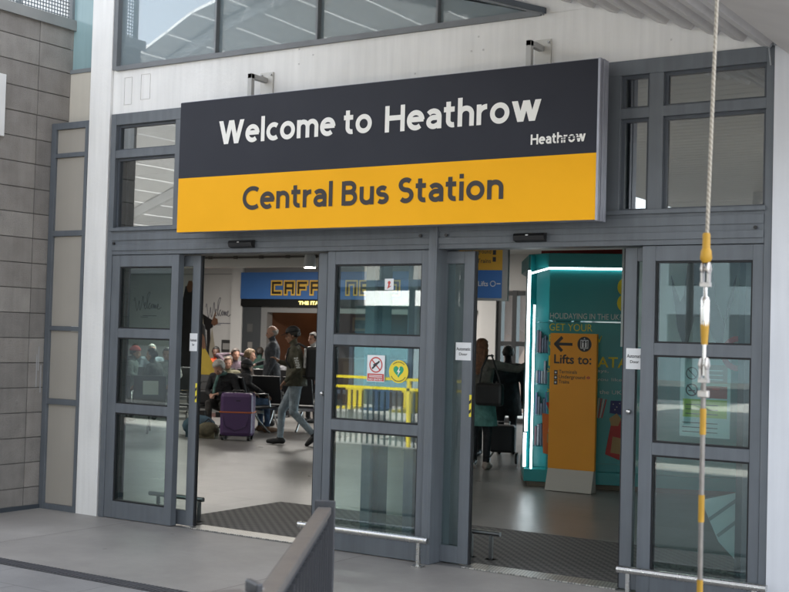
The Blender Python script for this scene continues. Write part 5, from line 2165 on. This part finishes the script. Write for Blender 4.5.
mb.box(.0, .07, -.156, -.151, .60, .612)
mb.build('handle', BLACK).parent = su
for x in (-.2, .2):
    for y in (-.11, .11):
        mb = MB()
        mb.tube([(x - .02, y, .035), (x + .02, y, .035)], .034, 12)
        mb.box(x - .025, x + .025, y - .015, y + .015, .03, .08)
        mb.build('wheel', BLACK).parent = su

# seated foreground figures in the hall
GREYC = clothm('grey', (0.10, 0.10, 0.11))


def scarf_extra(root, V, hp_, RM):
    mb = MB()
    n_ = V['neck']
    mb.tube([n_ + Vector((-.07, .02, -.0)), n_ + Vector((0, .10, -.02)), n_ + Vector((.07, .03, 0)), n_ + Vector((.0, -.06, .02)), n_ + Vector((-.07, .02, 0))], .028, 8)
    mb.tube([n_ + Vector((.02, .11, -.03)), n_ + Vector((.04, .20, -.22)), n_ + Vector((.05, .19, -.38))], .024, 8)
    mb.build('scarf', clothm('green_grey', (0.10, 0.20, 0.18))).parent = root


person('grey haired person in a dark coat seated looking down beside the purple suitcase', (-13.11, 7.58, 0), R(195), 'sit', clothm('black_coat', (0.016, 0.017, 0.02)), clothm('dark_trousers', (0.035, 0.032, 0.03)),
       hair=(0.42, 0.40, 0.37), hairstyle='curly', look=(0.1, 1, -.75), over=scarf_extra, vox=.0105,
       pel=(0, 0, .50), chest=(0, .10, .82), neck=(0, .20, .98), head=(.02, .30, 1.06), elL=(-.27, .17, .68), haL=(-.07, .42, .66), elR=(.27, .17, .68), haR=(.09, .42, .64),
       anL=(-.20, .42, .08), anR=(.06, .52, .08), fat=1.12)
person('person in a dark hat and blue jeans seated behind the purple suitcase', (-13.16, 7.98, 0), R(-25), 'sit', clothm('black_jacket', (0.02, 0.02, 0.023)), clothm('blue_denim', (0.07, 0.13, 0.24)),
       hair=(0.02, 0.016, 0.014), look=(-.3, 1, -.2), vox=.0115, shoe=(0.20, 0.11, 0.06),
       over=lambda root, V, hp_, RM: cap_on(root, hp_, RM, mat('hat_grey', (0.03, 0.032, 0.035), .8), False, 'hat', 1.06),
       pel=(0, 0, .50), chest=(0, .02, .80), neck=(0, .06, .96), head=(0, .10, 1.06), haR=(.10, .40, .62), fat=1.1)
# blue bag and bundle at the feet of the grey haired person
bg_ = thing('holdall_bag', 'faded blue and grey holdall on the floor at the feet of the grey haired person', 'bag', (-13.0, 6.80, 0), R(40))
mb = MB()
mb.ell((0, 0, .17), (.26, .17, .17), 16)
mb.box(-.2, .2, -.12, .12, .0, .12)
mb.build('bag', mat('bag_blue_grey', (0.06, 0.11, 0.15), .8, 0, .5, 7, .5, 20)).parent = bg_
mb = MB()
mb.tube([(-.12, 0, .30), (-.1, .0, .40), (.1, .0, .40), (.12, 0, .30)], .012, 8)
mb.build('handle', DARKC).parent = bg_
hb = thing('hand_bag', 'black shoulder bag on the lap side of the grey haired person', 'bag', (-13.38, 7.36, .47), R(15))
mb = MB()
mb.box(-.18, .18, -.09, .09, .0, .24)
mb.build('bag', mat('handbag_black', (0.012, 0.012, 0.014), .5), bevel=.035).parent = hb
mb = MB()
mb.tube([(-.13, 0, .22), (-.08, 0, .36), (.08, 0, .36), (.13, 0, .22)], .008, 6)
mb.build('strap', BLACK).parent = hb
ob = thing('carrier_bag', 'olive fabric bag standing beside the blue holdall in the left doorway', 'bag', (-12.72, 6.70, 0), R(20))
mb = MB()
mb.ell((0, 0, .12), (.19, .13, .13), 14)
mb.box(-.14, .14, -.09, .09, 0, .10)
mb.build('bag', mat('bag_olive', (0.10, 0.09, 0.055), .85, 0, .5, 8, .5, 20)).parent = ob
mb = MB()
mb.tube([(-.08, 0, .22), (0, 0, .30), (.08, 0, .22)], .01, 6)
mb.build('handle', DARKC).parent = ob

# standing man with bald head
person('bald older man in a grey jacket standing behind the walking man', (-13.74, 9.51, 0), R(128), 'stand', clothm('slate_jacket', (0.055, 0.062, 0.075)), clothm('charcoal', (0.02, 0.02, 0.024)),
       hair=(0.36, 0.33, 0.30), hairstyle='bald', look=(0, 1, -.15), over=lambda root, V, hp_, RM: jacket_hem(clothm('slate_jacket', (0.055, 0.062, 0.075)), 1.12, .80, .175, .205)(root, V, hp_, RM),
       elR=(.26, .02, 1.12), haR=(.20, .26, 1.05), fat=1.1, scale=1.03)
person('cafe worker with dark hair and white shirt standing right of the walking man', (-13.75, 10.75, 0), R(165), 'stand', clothm('white_shirt', (0.42, 0.43, 0.43)), DARKC,
       skin='pale', hair=(0.02, 0.015, 0.012), scale=.97)
# people seated farther back
bgp = [
    ('seated person in an orange jacket with dark hair before the white wall', (-17.83, 12.69), 210, clothm('orange_red', (0.55, 0.075, 0.02)), 'dark', (0.012, 0.011, 0.01), 'short', {}),
    ('seated man leaning back with both hands behind his head', (-16.03, 11.20), 240, clothm('mauve', (0.14, 0.10, 0.13)), 'pale', (0.05, 0.03, 0.02), 'short',
     dict(elL=(-.36, -.02, 1.17), haL=(-.12, -.10, 1.20), elR=(.36, -.02, 1.17), haR=(.12, -.10, 1.20))),
    ('seated woman with light brown hair looking to the right', (-15.3, 10.75), 300, clothm('brown_coat', (0.05, 0.04, 0.035)), 'pale', (0.20, 0.13, 0.07), 'curly', {}),
    ('seated person in a dark green sweater with their back turned', (-17.6, 13.90), 20, clothm('bottle_green', (0.015, 0.045, 0.035)), 'tan', (0.02, 0.014, 0.012), 'short', {}),
    ('seated fair haired person facing the door behind the grey haired person', (-15.9, 10.85), 215, clothm('khaki', (0.14, 0.13, 0.08)), 'pale', (0.16, 0.10, 0.06), 'short', dict(dz=-.27)),
    ('seated person in a red hat seen through the left glass panel', (-17.04, 9.41), 300, clothm('grey_green', (0.10, 0.13, 0.12)), 'tan', (0.02, 0.015, 0.013), 'short', dict(hat=(0.35, 0.04, 0.03))),
    ('black haired seated person farthest back in the left glass panel', (-19.45, 11.88), 200, clothm('dark_teal', (0.03, 0.05, 0.055)), 'tan', (0.012, 0.011, 0.01), 'short', {}),
    ('white haired seated person in pale blue at the back of the left glass panel', (-18.15, 11.04), 230, clothm('pale_blue', (0.20, 0.24, 0.27)), 'pale', (0.50, 0.48, 0.45), 'short', dict(dz=.05)),
    ('large man in a dark jacket sitting in the middle of the left glass panel', (-15.54, 8.37), 110, clothm('dark_jacket', (0.035, 0.04, 0.04)), 'tan', (0.015, 0.013, 0.012), 'short', dict(fat=1.25)),
    ('seated person in a pale top at the right of the left glass panel', (-16.1, 9.33), 215, clothm('pale_top', (0.26, 0.28, 0.27)), 'tan', (0.05, 0.035, 0.025), 'short', {}),
    ('seated person with dark hair and a grey top left of the bald man', (-15.2, 11.9), 200, clothm('mid_grey', (0.16, 0.16, 0.17)), 'pale', (0.03, 0.02, 0.015), 'short', dict(dz=-.1)),
]
for (lb, (x, y), rz, cl_, sk, hr, hs_, ex) in bgp:
    ex = dict(ex)
    dz = ex.pop('dz', 0.0)
    hat = ex.pop('hat', None)
    ft = ex.pop('fat', 1.0)
    ovf = None
    if hat:
        hm_ = mat('hat_red', hat, .8)
        ovf = (lambda root, V, hp_, RM, hm_=hm_: cap_on(root, hp_, RM, hm_, False, 'hat', 1.05))
    person(lb, (x, y, dz * .6), R(rz), 'sit', cl_, DARKC, sk, hair=hr, hairstyle=hs_, vox=.014, fat=ft, over=ovf, **ex)
# single chairs under the people who are not on a beam row
for k, (x, y, rz) in enumerate(((-17.83, 12.69, 210), (-17.6, 13.90, 20), (-19.45, 11.88, 200), (-18.15, 11.04, 230), (-17.04, 9.41, 300), (-15.2, 11.9, 200))):
    c_ = thing('cafe_chair', ('dark cafe chair under the person in the orange jacket', 'dark cafe chair under the person in the green sweater', 'dark cafe chair under the farthest black haired person',
                              'dark cafe chair under the white haired person', 'dark cafe chair under the person in the red hat', 'dark cafe chair left of the bald man')[k], 'chair', (x, y, 0), R(rz), 'cafe chairs in the hall')
    mb = MB()
    mb.box(-.21, .21, -.2, .2, .39, .42)
    mb.build('seat', SEATB, bevel=.01).parent = c_
    mb = MB()
    mb.prism([(-.19, .45), (-.215, .45), (-.26, .85), (-.235, .85)], -.2, .2, axis='x')
    mb.build('backrest', SEATB, bevel=.008).parent = c_
    for sx in (-1, 1):
        for sy in (-1, 1):
            mb = MB()
            mb.tube([(sx * .18, sy * .17, .39), (sx * .2, sy * .2, 0)], .012, 6)
            mb.build('leg', CHROME).parent = c_
tbl = thing('cafe_table', 'round cafe table with cups among the seated people before the cafe', 'table', (-16.5, 12.3, 0))
mb = MB()
mb.lathe([(.36, .70), (.36, .73)], (0, 0, 0), 24)
mb.build('table_top', mat('table_wood', (0.35, 0.30, 0.22), .5)).parent = tbl
mb = MB()
mb.lathe([(.2, 0.005), (.2, .02), (.03, .03), (.03, .70)], (0, 0, 0), 16)
mb.build('pedestal', CHROME).parent = tbl
for k, (x, y, h_) in enumerate(((-16.6, 12.2, .12), (-16.4, 12.35, .10), (-16.5, 12.5, .16))):
    mb = MB()
    mb.lathe([(.028, .731), (.038, .731 + h_)], (x, y, 0), 12)
    tag(mb.build('cup', WHITE2), ('tall white cup at the front of the cafe table', 'short white cup on the cafe table', 'tallest white cup at the back of the cafe table')[k], 'cup', 'cups on the cafe table')

# right doorway: woman reaching to the kiosk, others behind
TAUPEC = clothm('taupe_knit', (0.15, 0.138, 0.118))
SKIRT = clothm('sea_green', (0.13, 0.30, 0.27))


def woman_extra(root, V, hp_, RM):
    jacket_hem(TAUPEC, 1.16, .92, .160, .185, .80, 'sweater_hem')(root, V, hp_, RM)
    jacket_hem(SKIRT, 1.00, .58, .175, .235, .80, 'skirt')(root, V, hp_, RM)


person('woman with long brown hair and a sea green skirt reaching towards the teal kiosk', (-7.55, 5.98, 0), R(8), 'stand', TAUPEC, DARKC, 'pale', shoe=(0.42, 0.33, 0.29),
       hair=(0.20, 0.085, 0.040), hairstyle='long', vox=.0095, over=woman_extra, look=(.25, 1, -.05),
       elR=(.44, .20, 1.33), haR=(.68, .34, 1.49), hdR=(.8, .4, .15), elL=(-.22, .08, 1.12), haL=(-.14, .28, 1.0), scale=.955,
       knL=(-.09, .04, .50), anL=(-.10, -.05, .10), pitchL=.45, anR=(.08, .05, .08), pel=(0, 0, .95))
wb = thing('shoulder_bag', 'black shoulder bag hanging at the back of the woman with long brown hair', 'bag', (-7.50, 5.80, 0), R(8))
mb = MB()
mb.box(.02, .38, -.16, -.03, .82, 1.10)
mb.build('bag', mat('bag_black', (0.014, 0.013, 0.014), .5, 0, .2, 8), bevel=.04).parent = wb
mb = MB()
mb.tube([(.06, -.09, 1.08), (.10, -.13, 1.28), (.15, -.05, 1.44), (.17, .05, 1.44)], .012, 8)
mb.tube([(.34, -.09, 1.08), (.28, -.10, 1.28), (.19, -.03, 1.45), (.18, .05, 1.44)], .012, 8)
mb.build('strap', mat('bag_black', (0.014, 0.013, 0.014), .5)).parent = wb
person('tall dark haired man in black standing at the left edge of the right doorway', (-7.93, 6.30, 0), R(200), 'stand', clothm('black_top', (0.014, 0.014, 0.016)), DARKC, 'tan',
       hair=(0.012, 0.010, 0.009), scale=1.02, vox=.012)
person('dark clothed person standing between the long haired woman and the teal kiosk', (-8.26, 8.07, 0), R(30), 'stand', clothm('black_coat2', (0.012, 0.013, 0.017)), DARKC, 'dark',
       hair=(0.010, 0.010, 0.010), hairstyle='curly', scale=.90, fat=1.1, over=lambda root, V, hp_, RM: jacket_hem(clothm('black_coat2', (0.012, 0.013, 0.017)), 1.15, .62, .18, .24)(root, V, hp_, RM))
person('short dark haired person standing just behind the long haired woman', (-8.55, 7.6, 0), R(190), 'stand', clothm('navy_top', (0.02, 0.025, 0.05)), DARKC, 'pale',
       hair=(0.015, 0.012, 0.012), scale=.92)
pt = thing('luggage_trolley', 'dark wheeled trolley bag on the floor between the woman and the kiosk', 'trolley', (-7.62, 6.75, 0), R(20))
mb = MB()
mb.box(-.16, .16, -.11, .11, .16, .52)
mb.build('bag', mat('trolley_black', (0.015, 0.015, 0.017), .6), bevel=.03).parent = pt
for s_ in (-1, 1):
    mb = MB()
    mb.tube([(s_ * .17, 0, .085), (s_ * .20, 0, .085)], .08, 16)
    mb.build('wheel', BLACK).parent = pt
mb = MB()
mb.tube([(-.08, .0, .50), (-.08, .02, .56), (.08, .02, .56), (.08, .0, .50)], .010, 8)
mb.tube([(-.17, 0, .085), (-.10, .05, .2)], .012, 6)
mb.build('handle', STEELD).parent = pt
# yellow and black hazard tape on the leaf edges
for (x, y, z, lb) in ((-4.3915, 0.10, 1.08, 'yellow and black hazard strip on the left leaf of the right doorway'), (-7.031, 0.08, 1.05, 'yellow and black hazard strip on the left leaf of the left doorway')):
    hz = thing('hazard_strip', lb, 'tape', (x, y, z), group='hazard strips on the door edges')
    mb = MB()
    mb.box(x - .018, x + .0002, y - .008, y - .0055, z, z + .16)
    att(mb.build('yellow_tape', mat('hazard_yellow', (0.75, 0.62, 0.04), .5)), hz)
    mb = MB()
    for k in range(2):
        poly(mb, [(x - .018, z + .02 + k * .07), (x, z + .035 + k * .07), (x, z + .06 + k * .07), (x - .018, z + .045 + k * .07)], y - .0095)
    att(mb.build('black_stripe', BLACK), hz)

# unseen shelter with seats, added to fill out the door reflections
bs = thing('added_shelter', 'added dark framed shelter with blue panels and yellow seats to fill the door reflections', 'shelter', (-13, -11, 0))
mb = MB()
for i in range(7):
    mb.box(-17 + i * 1.3, -16.92 + i * 1.3, -11.04, -10.96, -0.15, 2.5)
mb.box(-17.1, -9.1, -11.6, -10.0, 2.5, 2.62)
mb.box(-17.0, -9.2, -11.03, -10.97, 0.55, 0.62)
att(mb.build('frame', mat('shelter_frame', (0.05, 0.07, 0.10), 0.5)), bs)
for i in range(6):
    if i in (2,):
        continue
    mb = MB()
    mb.box(-16.9 + i * 1.3, -15.72 + i * 1.3, -11.01, -10.99, 0.7, 2.2)
    att(mb.build('panel', mat('shelter_panel_%d' % (i % 3), ((0.16, 0.30, 0.36), (0.30, 0.38, 0.42), (0.06, 0.14, 0.24))[i % 3], 0.25)), bs)
for i in range(12):
    mb = MB()
    mb.box(-16.7 + i * 0.62, -16.3 + i * 0.62, -10.7, -10.3, 0.32, 0.36)
    mb.box(-16.7 + i * 0.62, -16.3 + i * 0.62, -10.74, -10.701, 0.32, 0.72)
    att(mb.build('seat', mat('shelter_seat_%d' % (i % 2), ((0.55, 0.45, 0.05), (0.05, 0.08, 0.14))[i % 2], 0.5)), bs)
# red ringed disc and pale striped shape that paints a reflection in the right panel
rg = thing('roundel_sign', 'red ring sign hanging inside at the top of the middle right pane', 'sign', (-2.42, 0.2, 1.6))
mb = MB()
disc(mb, -2.47, 1.60, 0.196, 0.115, r_in=0.078)
att(mb.build('ring', mat('ring_red', (0.50, 0.04, 0.04), 0.5)), rg)
lb_ = thing('pale_reflection', 'pale striped shape standing in for a reflection in the lowest right glass pane', 'board', (-2.6, 0.25, 0))
mb = MB()
mb.prism([(-2.72, 0.62), (-2.45, 0.70), (-2.45, 0.22), (-2.60, 0.36)], 0.26, 0.275, axis='y')
att(mb.build('board', mat('reflection_pale', (0.48, 0.53, 0.54), 0.5)), lb_)
mb = MB()
for a, c in (((-2.66, .50), (-2.46, .66)), ((-2.60, .40), (-2.46, .52))):
    stroke(mb, [a, c], 0.022, 0.257)
att(mb.build('stripe', mat('reflection_stripe', (0.12, 0.15, 0.16), 0.5)), lb_)
spot(-3.9, 2.2, 2.80, 'added fill spotlight inside above the right glass panel')  # fill lamp added to brighten what stands behind the right glass
spot(-6.6, 3.4, 2.80, 'added fill spotlight in front of the teal kiosk')  # another unseen fill lamp added to the hall

# unseen dark coach added to darken the reflections in the left doors
ch_ = thing('added_coach', 'added dark grey coach that darkens the reflections in the left door panes', 'coach', (-20, -11, -0.15))
mb = MB()
mb.prism([(-27.0, 0.25), (-13.6, 0.25), (-13.45, 1.2), (-13.7, 3.0), (-14.1, 3.25), (-26.8, 3.25), (-27.1, 3.0)], -12.2, -9.8, axis='y')
att(mb.build('body', mat('coach_grey', (0.045, 0.05, 0.058), 0.35), bevel=0.05), ch_)
for i in range(7):
    mb = MB()
    mb.box(-26.7 + i * 1.82, -25.0 + i * 1.82, -9.795, -9.78, 1.35, 2.75)
    att(mb.build('window', mat('coach_glass', (0.012, 0.015, 0.018), 0.08)), ch_)
for x in (-24.6, -23.4, -16.0):
    for y in (-9.9, -12.1):
        mb = MB()
        mb.tube([(x, y - .12, 0.34), (x, y + .12, 0.34)], 0.48, 20)
        w_ = att(mb.build('wheel', mat('tyre_black', (0.012, 0.012, 0.012), .8)), ch_)
        mb = MB()
        mb.tube([(x, y - .13, 0.34), (x, y + .13, 0.34)], 0.26, 16)
        mb.build('rim', STEELD).parent = w_
